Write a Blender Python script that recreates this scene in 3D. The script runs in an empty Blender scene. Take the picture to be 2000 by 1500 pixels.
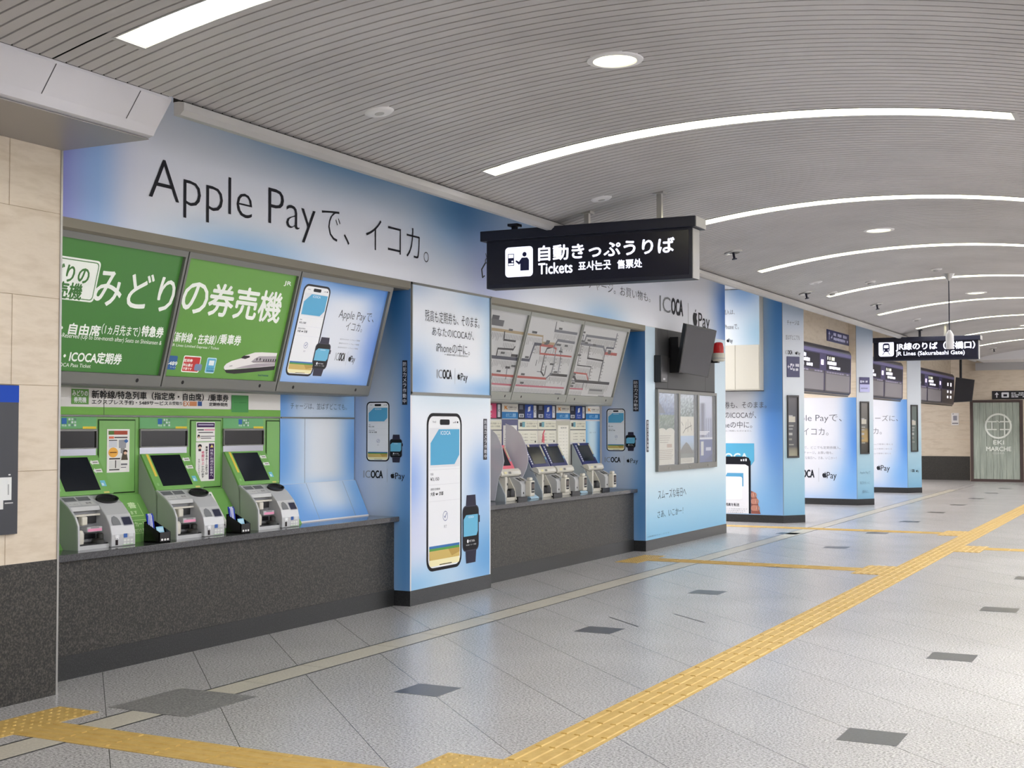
import bpy, math, random
from mathutils import Vector, Matrix
random.seed(7)
S = bpy.context.scene
COL = S.collection

# ------------------------------------------------------------------ camera, world, exposure
CAM = Vector((6.101, 0.0, 1.59)); FPX = 2575.8; PITCH = .03198; YAW = .47047
FW = Vector((-math.sin(YAW)*math.cos(PITCH), math.cos(YAW)*math.cos(PITCH), math.sin(PITCH)))
RT = Vector((math.cos(YAW), math.sin(YAW), 0)); UP = RT.cross(FW)
cd = bpy.data.cameras.new('camera'); cam = bpy.data.objects.new('camera', cd); COL.objects.link(cam)
cd.sensor_width = 36; cd.lens = FPX/2000*36; cd.clip_end = 200
cam.matrix_world = Matrix.Translation(CAM) @ Matrix((RT, UP, -FW)).transposed().to_4x4()
S.camera = cam
w = bpy.data.worlds.new('world'); S.world = w; w.use_nodes = True
w.node_tree.nodes['Background'].inputs[0].default_value = (1, .97, .95, 1)
w.node_tree.nodes['Background'].inputs[1].default_value = .9
S.view_settings.view_transform = 'Standard'; S.view_settings.look = 'None'
S.view_settings.gamma = 1; S.view_settings.use_curve_mapping = False
S.view_settings.exposure = 0.25
STRIP_POWER = 15.0
AISLE_FILL_POWER = 68.0
GATE_FILL_POWER = 46.0
DOWN_POWER = 3.0

# ------------------------------------------------------------------ helpers
def lin(c):
    r = []
    for v in c[:3]:
        v = v/255
        r.append(v/12.92 if v <= .04045 else ((v+.055)/1.055)**2.4)
    return (*r, 1)
def mat(name, rgb, rough=.5, metal=0, emit=0, spec=.5, alpha=None, trans=0):
    m = bpy.data.materials.new(name); m.use_nodes = True
    b = m.node_tree.nodes['Principled BSDF']
    b.inputs['Base Color'].default_value = lin(rgb); b.inputs['Roughness'].default_value = rough
    b.inputs['Metallic'].default_value = metal; b.inputs['Specular IOR Level'].default_value = spec
    if emit:
        b.inputs['Emission Color'].default_value = lin(rgb); b.inputs['Emission Strength'].default_value = emit
    if trans: b.inputs['Transmission Weight'].default_value = trans
    if alpha is not None: b.inputs['Alpha'].default_value = alpha
    return m
def noise_mat(name, stops, scale, rough=.4, detail=4, bump=0, spec=.5, stretch=None, rough2=.6):
    m = mat(name, (128, 128, 128), rough, spec=spec); t = m.node_tree; b = t.nodes['Principled BSDF']
    g = t.nodes.new('ShaderNodeNewGeometry'); mp = t.nodes.new('ShaderNodeMapping')
    t.links.new(g.outputs['Position'], mp.inputs[0])
    if stretch: mp.inputs['Scale'].default_value = stretch
    n = t.nodes.new('ShaderNodeTexNoise'); n.inputs['Scale'].default_value = scale; n.inputs['Detail'].default_value = detail
    n.inputs['Roughness'].default_value = rough2
    t.links.new(mp.outputs[0], n.inputs['Vector'])
    r = t.nodes.new('ShaderNodeValToRGB'); t.links.new(n.outputs['Fac'], r.inputs[0])
    while len(r.color_ramp.elements) < len(stops): r.color_ramp.elements.new(.5)
    for e, (p, c) in zip(r.color_ramp.elements, stops): e.position = p; e.color = lin(c)
    t.links.new(r.outputs[0], b.inputs['Base Color'])
    if bump:
        bp = t.nodes.new('ShaderNodeBump'); bp.inputs['Strength'].default_value = bump; bp.inputs['Distance'].default_value = .003
        t.links.new(n.outputs['Fac'], bp.inputs['Height']); t.links.new(bp.outputs[0], b.inputs['Normal'])
    return m
def ink(name, emit=0, rough=.45, spec=.4):
    m = mat(name, (255, 255, 255), rough, spec=spec); t = m.node_tree; b = t.nodes['Principled BSDF']
    a = t.nodes.new('ShaderNodeAttribute'); a.attribute_name = 'Col'
    t.links.new(a.outputs['Color'], b.inputs['Base Color'])
    if emit:
        t.links.new(a.outputs['Color'], b.inputs['Emission Color']); b.inputs['Emission Strength'].default_value = emit
    return m

ROOT = {}
class B:
    """collects polygons (world coordinates) that become one mesh"""
    def __init__(s): s.v = []; s.f = []; s.c = []; s.sm = []
    def face(s, pts, col=None, smooth=False):
        i = len(s.v); s.v += [tuple(p) for p in pts]; s.f.append(tuple(range(i, i+len(pts)))); s.c.append(col); s.sm.append(smooth); return s
    def grid(s, P, col=None, smooth=True, close=False):
        i = len(s.v); nr = len(P); nc = len(P[0])
        for r in P: s.v += [tuple(p) for p in r]
        for a in range(nr-1):
            for b in range(nc if close else nc-1):
                c = (b+1) % nc
                s.f.append((i+a*nc+b, i+a*nc+c, i+(a+1)*nc+c, i+(a+1)*nc+b)); s.c.append(col); s.sm.append(smooth)
    def box(s, x0, x1, y0, y1, z0, z1, col=None):
        i = len(s.v)
        s.v += [(x, y, z) for z in (z0, z1) for y in (y0, y1) for x in (x0, x1)]
        for q in ((0,2,3,1),(4,5,7,6),(0,1,5,4),(2,6,7,3),(0,4,6,2),(1,3,7,5)):
            s.f.append(tuple(i+k for k in q)); s.c.append(col); s.sm.append(False)
        return s
    def prism(s, pts, d, col=None):
        """closed prism: polygon pts (3D) extruded by vector d"""
        d = Vector(d); n = len(pts); p = [Vector(q) for q in pts]
        nn = sum(((p[k]-p[0]).cross(p[(k+1) % n]-p[0]) for k in range(1, n-1)), Vector())
        if nn.dot(d) > 0: p = p[::-1]
        i = len(s.v); s.v += [tuple(q) for q in p]+[tuple(q+d) for q in p]
        s.f.append(tuple(range(i, i+n))); s.f.append(tuple(range(i+2*n-1, i+n-1, -1))); s.c += [col]*2; s.sm += [False]*2
        for k in range(n):
            j = (k+1) % n
            s.f.append((i+j, i+k, i+n+k, i+n+j)); s.c.append(col); s.sm.append(False)
        return s
    def xprof(s, prof, y0, y1, col=None):      # (x,z) profile extruded along y
        return s.prism([(x, y0, z) for x, z in prof], (0, y1-y0, 0), col)
    def tube(s, pts, r, n=10, col=None, r1=None, caps=True):
        P = [Vector(p) for p in pts]; rings = []
        for k, p in enumerate(P):
            t = (P[min(k+1, len(P)-1)]-P[max(k-1, 0)]).normalized()
            a = t.orthogonal().normalized() if k == 0 else (prev - t*prev.dot(t)).normalized()
            prev = a; b = t.cross(a); rr = r if r1 is None else r+(r1-r)*k/(len(P)-1)
            rings.append([p+(a*math.cos(2*math.pi*j/n)+b*math.sin(2*math.pi*j/n))*rr for j in range(n)])
        s.grid(rings, col, True, True)
        if caps: s.face(rings[0][::-1], col); s.face(rings[-1], col)
        return s
    def lathe(s, c, prof, n=24, col=None, axis=(0, 0, 1)):
        c = Vector(c); ax = Vector(axis).normalized(); a = ax.orthogonal().normalized(); b = ax.cross(a)
        s.grid([[c+ax*h+(a*math.cos(2*math.pi*j/n)+b*math.sin(2*math.pi*j/n))*r for j in range(n)] for r, h in prof], col, True, True)
        return s
    def build(s, name, m, parent=None, bevel=0, seg=2):
        me = bpy.data.meshes.new(name); o = bpy.data.objects.new(name, me); COL.objects.link(o)
        if parent is not None:
            loc = ROOT[parent.name]; o.parent = parent; ROOT[o.name] = loc
        else:
            xs, ys, zs = zip(*s.v); loc = Vector(((min(xs)+max(xs))/2, (min(ys)+max(ys))/2, min(zs)))
            o.location = loc; ROOT[o.name] = loc
        me.from_pydata([(x-loc.x, y-loc.y, z-loc.z) for x, y, z in s.v], [], s.f)
        me.polygons.foreach_set('use_smooth', s.sm)
        if any(c is not None for c in s.c):
            at = me.color_attributes.new('Col', 'FLOAT_COLOR', 'CORNER'); buf = []
            for f, c in zip(s.f, s.c):
                if c is None: c = (255, 255, 255)
                if isinstance(c, list):
                    for q in c: buf += q
                else: buf += list(lin(c))*len(f)
            at.data.foreach_set('color', buf)
        me.materials.append(m); me.update()
        if any(s.sm): me.set_sharp_from_angle(angle=math.radians(40))
        if bevel:
            bv = o.modifiers.new('bevel', 'BEVEL'); bv.width = bevel; bv.segments = seg; bv.limit_method = 'ANGLE'
        return o
def thing(name, label, cat, loc, group=None):
    o = bpy.data.objects.new(name, None); COL.objects.link(o); o.location = loc; o.empty_display_size = .1
    ROOT[o.name] = Vector(loc); return tag(o, label, cat, group)
def tag(o, label, cat, group=None, kind=None):
    o['label'] = label; o['category'] = cat
    if group: o['group'] = group
    if kind: o['kind'] = kind
    return o
def struct(o): o['kind'] = 'structure'; return o
def dup(root, loc, label):
    r = root.copy(); COL.objects.link(r); r.location = loc; r['label'] = label; ROOT[r.name] = Vector(loc)
    for ch in list(root.children):
        c = ch.copy(); COL.objects.link(c); c.parent = r
        for g in ch.children:
            d = g.copy(); COL.objects.link(d); d.parent = c
    return r
def ray(px, py): return FW*FPX + RT*(px-1000) - UP*(py-750)
def hit(px, py, p0, n):
    d = ray(px, py); t = (Vector(p0)-CAM).dot(n)/d.dot(n); return CAM+d*t
def floor_at(px, py): return hit(px, py, (0, 0, 0), Vector((0, 0, 1)))

# text as flat outlines
TC = {}
def glyphs(txt, off, spacing=1.0):
    k = (txt, off, spacing)
    if k not in TC:
        cu = bpy.data.curves.new('t', 'FONT'); cu.body = txt; cu.offset = off; cu.resolution_u = 3; cu.space_line = .78 if '\n' in txt else 1
        cu.space_character = spacing
        if '\n' in txt: cu.align_x = 'CENTER'
        ob = bpy.data.objects.new('t', cu); COL.objects.link(ob)
        dg = bpy.context.evaluated_depsgraph_get(); me = bpy.data.meshes.new_from_object(ob.evaluated_get(dg))
        vs = [v.co.copy() for v in me.vertices]; fs = [tuple(p.vertices) for p in me.polygons]
        bpy.data.objects.remove(ob); bpy.data.meshes.remove(me); bpy.data.curves.remove(cu)
        xs = [v.x for v in vs] or [0, 1]; ys = [v.y for v in vs] or [0, 1]
        TC[k] = (vs, fs, min(xs), max(xs), min(ys), max(ys))
    return TC[k]
class Art(B):
    """flat print on a plane: O origin, u right, v up (seen from the front)"""
    def __init__(s, O, u, v, base=.001):
        super().__init__(); s.k = 0; s.O = Vector(O); s.u = Vector(u).normalized(); s.w = Vector(v).normalized(); s.n = s.u.cross(s.w); s.base = base
    def P(s, a, b, l=0): return s.O+s.u*a+s.w*b+s.n*(s.base+.0007*l+.00002*(s.k % 32))
    def uv(s, px, py):
        d = hit(px, py, s.O, s.n)-s.O; return d.dot(s.u), d.dot(s.w)
    clip = None
    def poly(s, pts, col, l=1):
        if s.clip:
            for ax, lim, sg in ((0, s.clip[0], 1), (1, s.clip[1], 1), (0, s.clip[2], -1), (1, s.clip[3], -1)):
                out = []
                for k, p in enumerate(pts):
                    q = pts[k-1]; dp = sg*(p[ax]-lim); dq = sg*(q[ax]-lim)
                    if (dp >= 0) != (dq >= 0): t = dq/(dq-dp); out.append((q[0]+(p[0]-q[0])*t, q[1]+(p[1]-q[1])*t))
                    if dp >= 0: out.append(p)
                pts = out
            if len(pts) < 3: return s
        s.k += 1; s.face([s.P(a, b, l) for a, b in pts], col); return s
    def rect(s, a0, b0, a1, b1, col, l=1): return s.poly([(a0, b0), (a1, b0), (a1, b1), (a0, b1)], col, l)
    def rr(s, a0, b0, a1, b1, r, col, l=1, n=5):
        pts = []
        for cx, cy, t in ((a1-r, b1-r, 0), (a0+r, b1-r, 90), (a0+r, b0+r, 180), (a1-r, b0+r, 270)):
            for k in range(n+1):
                q = math.radians(t+90*k/n); pts.append((cx+r*math.cos(q), cy+r*math.sin(q)))
        return s.poly(pts, col, l)
    def disc(s, a, b, ra, col, l=1, rb=None, n=20):
        rb = rb or ra; return s.poly([(a+ra*math.cos(2*math.pi*k/n), b+rb*math.sin(2*math.pi*k/n)) for k in range(n)], col, l)
    def ring(s, a, b, r, wd, col, l=1, n=28, ry=None, a0=0, a1=360):
        ry = ry or r
        for k in range(n):
            p, q = (math.radians(a0+(a1-a0)*j/n) for j in (k, k+1))
            s.poly([(a+r*math.cos(p), b+ry*math.sin(p)), (a+r*math.cos(q), b+ry*math.sin(q)),
                    (a+(r-wd)*math.cos(q), b+(ry-wd)*math.sin(q)), (a+(r-wd)*math.cos(p), b+(ry-wd)*math.sin(p))][::-1], col, l)
        return s
    def line(s, pts, wd, col, l=1):
        for (a, b), (c, d) in zip(pts, pts[1:]):
            L = math.hypot(c-a, d-b) or 1; x, y = -(d-b)/L*wd/2, (c-a)/L*wd/2; ex, ey = (c-a)/L*wd/2, (d-b)/L*wd/2
            s.poly([(a-x-ex, b-y-ey), (c-x+ex, d-y+ey), (c+x+ex, d+y+ey), (a+x-ex, b+y-ey)], col, l)
        return s
    def text(s, txt, a0, b0, a1, b1, col, off=0, l=2, keep=False, sp=1.0):
        vs, fs, x0, x1, y0, y1 = glyphs(txt, min(off, 0), sp)
        if off > 0:                                       # heavier weight: the same outline printed with small shifts
            k = off*(b1-b0)/max(y1-y0, 1e-6)
            for da, db in ((-k, 0), (k, 0), (0, k), (0, -k)): s.text(txt, a0+da, b0+db, a1+da, b1+db, col, 0, l)
            return s
        sx = (a1-a0)/max(x1-x0, 1e-6); sy = (b1-b0)/max(y1-y0, 1e-6)
        s.k += 1; i = len(s.v); s.v += [tuple(s.P(a0+(p.x-x0)*sx, b0+(p.y-y0)*sy, l)) for p in vs]
        for f in fs: s.f.append(tuple(i+k for k in f)); s.c.append(col); s.sm.append(False)
        return s
    def tpx(s, txt, xl, yt, yb, xr, yr, col, off=0, l=2):
        """text box from its left top/bottom pixels and a right pixel"""
        a0, b1 = s.uv(xl, yt); _, b0 = s.uv(xl, yb); a1, _ = s.uv(xr, yr)
        a0 = s.uv(xl, (yt+yb)/2)[0]
        return s.text(txt, a0, b0, a1, b1, col, off, l)
    def vtext(s, txt, a0, b0, a1, b1, col, off=0, l=2):
        h = (b1-b0)/len(txt)
        for k, ch in enumerate(txt):
            t = b1-k*h; m = .1*h
            if ch == 'ー': s.rect((a0+a1)/2-.06*(a1-a0), t-h+m, (a0+a1)/2+.06*(a1-a0), t-m, col, l)
            else: s.text(ch, a0, t-h+m, a1, t-m, col, off, l)
        return s
    def gradient(s, a0, b0, a1, b1, fn, nu=48, nv=32, l=0):
        i = len(s.v)
        for q in range(nv+1):
            for p in range(nu+1): s.v.append(tuple(s.P(a0+(a1-a0)*p/nu, b0+(b1-b0)*q/nv, l)))
        cc = {}
        for q in range(nv+1):
            for p in range(nu+1): cc[p, q] = lin(fn(p/nu, q/nv))
        for q in range(nv):
            for p in range(nu):
                k = i+q*(nu+1)+p
                s.f.append((k, k+1, k+nu+2, k+nu+1)); s.c.append([cc[p, q], cc[p+1, q], cc[p+1, q+1], cc[p, q+1]]); s.sm.append(False)
        return s
    def apple(s, a, b, h, col, l=2):
        body = [(.41,.74),(.50,.77),(.60,.785),(.70,.75),(.77,.69),(.70,.62),(.67,.53),(.69,.43),(.75,.36),(.81,.33),(.76,.20),(.68,.07),(.60,0),(.53,.005),(.43,.04),(.34,.01),(.26,0),(.18,.05),(.08,.2),(.02,.38),(.03,.56),(.10,.69),(.20,.77),(.30,.775)]
        leaf = [(.42,.80),(.50,.82),(.57,.90),(.58,1),(.50,.97),(.43,.90)]
        s.poly([(a+x*h, b+y*h) for x, y in body[::-1]], col, l); return s.poly([(a+x*h, b+y*h) for x, y in leaf], col, l)
    def logos(s, a0, b0, a1, b1, col=(25, 25, 28), l=2):
        """card mark, a thin divider and the pay mark in one row"""
        W = a1-a0; H = b1-b0
        s.text('IC', a0, b0+.3*H, a0+.17*W, b0+.85*H, (150, 152, 155), .0, l)
        s.text('OCA', a0+.185*W, b0+.3*H, a0+.47*W, b0+.85*H, col, .03, l)
        s.rect(a0+.575*W, b0, a0+.582*W, b1, (170, 172, 175), l)
        s.apple(a0+.66*W, b0+.3*H, .42*H, col, l)
        return s.text('Pay', a0+.77*W, b0+.1*H, a1, b0+.72*H, col, 0, l)
    def phone(s, a0, b0, a1, b1, detail=True):
        W = a1-a0; H = b1-b0; r = .16*W
        s.rr(a0, b0, a1, b1, r, (24, 22, 26), 1); e = .045*W
        s.rr(a0+e, b0+e, a1-e, b1-e, r*.8, (243, 244, 246), 2)
        X = lambda t: a0+t*W
        Y = lambda t: b0+t*H
        s.rr(X(.36), Y(.925), X(.64), Y(.96), .012*H, (15, 15, 18), 3)
        s.text('9:41', X(.16), Y(.937), X(.25), Y(.95), (90, 90, 95), 0, 3)
        for k in range(3): s.rect(X(.74+.03*k), Y(.937), X(.755+.03*k), Y(.942+.003*k), (20, 20, 22), 3)
        s.rect(X(.85), Y(.937), X(.89), Y(.948), (20, 20, 22), 3)
        s.rect(X(.08), Y(.655), X(.93), Y(.905), (232, 233, 236), 3)
        s.poly([(X(.1), Y(.67)), (X(.78), Y(.67)), (X(.92), Y(.73)), (X(.92), Y(.897)), (X(.33), Y(.897)), (X(.1), Y(.81))], (92, 174, 214), 4)
        s.text('ICOCA', X(.38), Y(.862), X(.66), Y(.886), (235, 243, 248), .01, 5)
        for t in (.64, .545, .44): s.rect(X(.06), Y(t-.001), X(.94), Y(t+.001), (222, 223, 226), 3)
        s.text('残高', X(.1), Y(.605), X(.18), Y(.62), (90, 90, 95), 0, 3)
        s.text('¥3,150', X(.1), Y(.568), X(.34), Y(.592), (50, 45, 45), .01, 3)
        s.text('通勤定期券', X(.1), Y(.51), X(.37), Y(.525), (110, 110, 115), 0, 3)
        s.text('大阪 ⇔ 京都', X(.1), Y(.475), X(.46), Y(.5), (30, 30, 34), .012, 3)
        s.ring(X(.52), Y(.34), .07*W, .008*W, (80, 95, 150), 3, 24)
        s.line([(X(.49), Y(.34)), (X(.51), Y(.33)), (X(.55), Y(.355))], .012*W, (80, 95, 150), 3)
        s.text('完了', X(.48), Y(.265), X(.56), Y(.283), (120, 120, 125), 0, 3)
        s.poly([(X(.07), Y(.14)), (X(.93), Y(.14)), (X(.93), Y(.158)), (X(.07), Y(.158))], (62, 116, 178), 3)
        s.rect(X(.07), Y(.125), X(.93), Y(.142), (92, 160, 80), 4)
        s.rect(X(.07), Y(.07), X(.93), Y(.127), (212, 184, 108), 5)
        s.poly([(X(.6), Y(.127)), (X(.7), Y(.08)), (X(.93), Y(.1)), (X(.93), Y(.127))], (190, 156, 82), 6)
        s.rr(X(.07), Y(.03), X(.93), Y(.072), .02*H, (250, 240, 190), 4)
        return s.rect(X(.35), Y(.033), X(.7), Y(.038), (20, 20, 22), 6)
    def watch(s, a0, b0, a1, b1):
        W = a1-a0; H = b1-b0
        X = lambda t: a0+t*W
        Y = lambda t: b0+t*H
        s.poly([(X(.22), Y(.02)), (X(.75), Y(.02)), (X(.8), Y(.2)), (X(.92), Y(.26)), (X(.92), Y(.76)), (X(.78), Y(.83)), (X(.74), Y(.98)), (X(.24), Y(.98)), (X(.2), Y(.83)), (X(.05), Y(.76)), (X(.05), Y(.26)), (X(.18), Y(.2))], (46, 44, 62), 1)
        s.rr(X(.0), Y(.19), X(.94), Y(.83), .17*W, (62, 60, 76), 2); s.rr(X(.04), Y(.205), X(.9), Y(.815), .15*W, (16, 16, 20), 3)
        s.rect(X(.94), Y(.58), X(1), Y(.68), (40, 38, 52), 2)
        s.poly([(X(.06), Y(.4)), (X(.8), Y(.4)), (X(.88), Y(.46)), (X(.88), Y(.7)), (X(.2), Y(.7)), (X(.06), Y(.64))], (110, 186, 218), 4)
        s.text('ICOCA', X(.34), Y(.655), X(.64), Y(.68), (235, 243, 248), .01, 5)
        s.disc(X(.3), Y(.33), .05*W, (240, 240, 240), 4); s.text('完了支払', X(.38), Y(.315), X(.7), Y(.345), (240, 240, 240), .01, 4)
        return s.text('¥2,850・カード残高', X(.2), Y(.265), X(.78), Y(.288), (225, 225, 225), 0, 4)
def wallart(x, base=.001): return Art((x, 0, 0), (0, 1, 0), (0, 0, 1), base)      # u = y, v = z, faces +x
def faceart(y, base=.001): return Art((0, y, 0), (1, 0, 0), (0, 0, 1), base)      # u = x, v = z, faces -y
def mix(a, b, t): t = max(0, min(1, t)); return tuple(p+(q-p)*t for p, q in zip(a, b))
WHT = (236, 239, 244); BLU = (70, 140, 205); SKY = (140, 196, 236); DEEP = (58, 78, 178); LILAC = (196, 204, 238)
def soft(c, k=.95): m = (c[0]*.3+c[1]*.59+c[2]*.11); return tuple(m+(v-m)*k for v in c[:3])
def blobs(base, L):
    def fn(u, v):
        c = base
        for cu, cv, ru, rv, col, st in L:
            d = ((u-cu)/ru)**2+((v-cv)/rv)**2; c = mix(c, col, st*math.exp(-d*1.2))
        return soft(c)
    return fn
def lerp2(f, *st):                                         # vertical multi stop
    def fn(u, v):
        for (p, a), (q, b) in zip(st, st[1:]):
            if v <= q: return mix(a, b, (v-p)/(q-p))
        return st[-1][1]
    return fn

# ------------------------------------------------------------------ materials
INK = ink('printed_vinyl', 0, .38); INKM = ink('printed_matt', 0, .6, .25); GLOW = ink('lit_lettering', .8, .3); GLOW2 = ink('backlit_print', .1, .3)
STONE = noise_mat('beige_stone', [(.3, (206, 190, 166)), (.55, (222, 208, 187)), (.75, (213, 198, 175))], 3.0, .42, 6, stretch=(1, 1, 5))
GRAN = noise_mat('dark_granite', [(.36, (26, 25, 23)), (.5, (48, 46, 41)), (.64, (82, 78, 70))], 85, .45, 3)
GRAN2 = noise_mat('black_granite', [(.4, (26, 27, 27)), (.55, (38, 39, 38)), (.7, (56, 57, 56))], 120, .4, 2)
BLACKBASE = noise_mat('black_stone', [(.4, (34, 35, 36)), (.6, (48, 49, 50))], 90, .3, 2)
SLAB = noise_mat('counter_stone', [(.4, (62, 62, 64)), (.6, (86, 86, 88))], 140, .12, 2)
SLAT = noise_mat('ceiling_metal', [(.35, (178, 174, 172)), (.65, (192, 188, 186))], .8, .45, 3)
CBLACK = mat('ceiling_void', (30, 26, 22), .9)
WPAINT = mat('white_paint', (226, 224, 224), .4); LPAINT = mat('light_gray_paint', (178, 176, 174), .45)
GREYF = mat('gray_frame', (122, 122, 117), .4, .25); DARKF = mat('dark_frame', (70, 68, 66), .4, .3); LIP = mat('bronze_lip', (130, 124, 110), .45, .2)
GREEN = mat('leaf_green', (120, 176, 90), .38); GREEND = mat('seam_dark', (34, 52, 26), .6); GRGRAY = mat('grey_green_side', (168, 176, 164), .45)
SILVER = mat('silver_plastic', (196, 197, 197), .35, .15); SILV2 = mat('inner_silver', (150, 151, 152), .4, .1); CREAM = mat('cream_plastic', (214, 210, 196), .4)
BLACK = mat('black_plastic', (22, 22, 24), .35); SCREEN = mat('dark_glass', (26, 30, 36), .16, spec=.3); NAVY = mat('navy_plastic', (30, 36, 100), .3)
GLASSBK = mat('black_glass', (16, 14, 14), .08); MIRROR = mat('steel_mirror', (190, 192, 200), .08, 1)
GSIDE = mat('grey_blue_side', (164, 172, 176), .4); RED = mat('red_lamp', (170, 30, 34), .15, 0, .15); PINK = mat('pink_bezel', (240, 120, 134), .35)
STEEL = mat('steel', (180, 178, 174), .3, .8); DKSTEEL = mat('dark_steel', (40, 42, 56), .4, .4)
STRIP = mat('light_panel', (250, 250, 255), .5, emit=STRIP_POWER); AISLE_FILL = mat('aisle_fill_light', (248, 249, 255), .5, emit=AISLE_FILL_POWER); GATE_FILL = mat('gate_fill_light', (250, 249, 253), .5, emit=GATE_FILL_POWER); STRIPW = mat('light_recess', (255, 250, 214), .5, emit=.6); DOWN = mat('downlight_lens', (255, 250, 205), .4, emit=DOWN_POWER)  # the aisle and gate glows belong to added, unseen fill lights
YEL = noise_mat('tactile_yellow', [(.3, (182, 148, 76)), (.6, (198, 166, 94)), (.8, (188, 156, 84))], 14, .5, 5)
INLAY = noise_mat('dark_inlay', [(.4, (64, 66, 70)), (.6, (78, 80, 84))], 60, .3, 2)
BAND = noise_mat('band_stone', [(.35, (176, 170, 154)), (.65, (198, 192, 176))], 70, .35, 3)
COVER = noise_mat('cover_stone', [(.38, (96, 95, 93)), (.5, (122, 121, 118)), (.62, (150, 148, 144))], 75, .4, 3)
ACRYL = mat('frosted_screen', (226, 224, 232), .35, alpha=.72); GLASS = mat('case_glass', (225, 232, 240), .04, alpha=.16)
CANVAS = mat('shutter_grey', (150, 148, 150), .6); BOARDBK = mat('board_case', (52, 48, 62), .35)
WOODG = noise_mat('green_grey_planks', [(.3, (140, 148, 136)), (.55, (168, 176, 162)), (.75, (188, 194, 180))], 2.2, .6, 6, stretch=(9, 9, .7))
BROWN = mat('brown_frame', (74, 58, 54), .45)
def floor_mat():
    m = mat('terrazzo', (180, 180, 178), .3, spec=.5); t = m.node_tree; b = t.nodes['Principled BSDF']; N = t.nodes.new; L = t.links.new
    g = N('ShaderNodeNewGeometry')
    n = N('ShaderNodeTexNoise'); n.inputs['Scale'].default_value = 75; n.inputs['Detail'].default_value = 3; n.inputs['Roughness'].default_value = .75
    L(g.outputs['Position'], n.inputs['Vector'])
    r = N('ShaderNodeValToRGB'); L(n.outputs['Fac'], r.inputs[0]); e = r.color_ramp.elements
    e[0].position = .34; e[0].color = lin((108, 106, 104)); e[1].position = .62; e[1].color = lin((206, 203, 200)); k = e.new(.47); k.color = lin((166, 164, 162))
    n2 = N('ShaderNodeTexNoise'); n2.inputs['Scale'].default_value = 1.1; n2.inputs['Detail'].default_value = 5; L(g.outputs['Position'], n2.inputs['Vector'])
    r2 = N('ShaderNodeValToRGB'); L(n2.outputs['Fac'], r2.inputs[0]); r2.color_ramp.elements[0].position = .3; r2.color_ramp.elements[0].color = lin((242, 242, 242)); r2.color_ramp.elements[1].position = .65; r2.color_ramp.elements[1].color = (1, 1, 1, 1)
    mx = N('ShaderNodeMix'); mx.data_type = 'RGBA'; mx.blend_type = 'MULTIPLY'; mx.inputs[0].default_value = 1; L(r.outputs[0], mx.inputs[6]); L(r2.outputs[0], mx.inputs[7])
    sp = N('ShaderNodeSeparateXYZ'); L(g.outputs['Position'], sp.inputs[0])
    ad = N('ShaderNodeMath'); ad.operation = 'ADD'; L(sp.outputs[0], ad.inputs[0]); L(sp.outputs[1], ad.inputs[1])
    sb = N('ShaderNodeMath'); sb.operation = 'SUBTRACT'; L(ad.outputs[0], sb.inputs[0]); sb.inputs[1].default_value = .18-8.74
    md = N('ShaderNodeMath'); md.operation = 'MODULO'; L(sb.outputs[0], md.inputs[0]); md.inputs[1].default_value = .874
    lt = N('ShaderNodeMath'); lt.operation = 'LESS_THAN'; L(md.outputs[0], lt.inputs[0]); lt.inputs[1].default_value = .006
    m2 = N('ShaderNodeMix'); m2.data_type = 'RGBA'; L(lt.outputs[0], m2.inputs[0]); L(mx.outputs[2], m2.inputs[6]); m2.inputs[7].default_value = lin((70, 68, 66))
    L(m2.outputs[2], b.inputs['Base Color'])
    b.inputs['Roughness'].default_value = .27
    return m
FLOOR = floor_mat()

# ------------------------------------------------------------------ setting
YEND = 40.8
fl = struct(B().box(-7, 7.6, -5, 42, -.1, 0).build('floor', FLOOR))
for k in range(-1, 13):
    y0 = 6.755+2.625*k
    for x0 in (1.87, 4.51):
        B().box(x0, x0+.3, y0, y0+.3, -.004, .0012).build('inlay_tile', INLAY, fl)
B().box(.71, 1.01, 19.2, 19.5, -.004, .0012).build('inlay_tile', INLAY, fl)
# stone band with dark edges, cover plate, two slots
bd = B(); y = 4.2
bands = []
for k in range(40):
    L = .62 if k % 2 else .9
    if y+L < 5.66 or y > 6.28: bd.box(.845, 1.055, y, y+L-.008, -.004, .0012)
    elif y < 5.66: bd.box(.845, 1.055, y, 5.655, -.004, .0012)
    elif y+L > 6.28: bd.box(.845, 1.055, 6.285, y+L-.008, -.004, .0012)
    y += L
bd.build('stone_band', BAND, fl)
B().box(.828, .842, 4.2, 40, -.004, .0010).box(1.058, 1.072, 4.2, 40, -.004, .0010).build('band_joint', GRAN2, fl)
tag(B().box(.66, 1.23, 5.665, 6.275, -.004, .0025).build('floor_cover_plate', COVER), 'square dark speckled stone access cover set in the floor by the counter', 'floor cover')
sl = B()
for a, b in (((1190, 1205), (1246, 1224)), ((1317, 1199), (1376, 1216))):
    p, q = floor_at(*a), floor_at(*b); d = (q-p).normalized(); n = Vector((-d.y, d.x, 0))*.008
    sl.face([p-n+Vector((0, 0, .001)), q-n+Vector((0, 0, .001)), q+n+Vector((0, 0, .001)), p+n+Vector((0, 0, .001))])
sl.build('floor_slot', BLACKBASE, fl)

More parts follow.
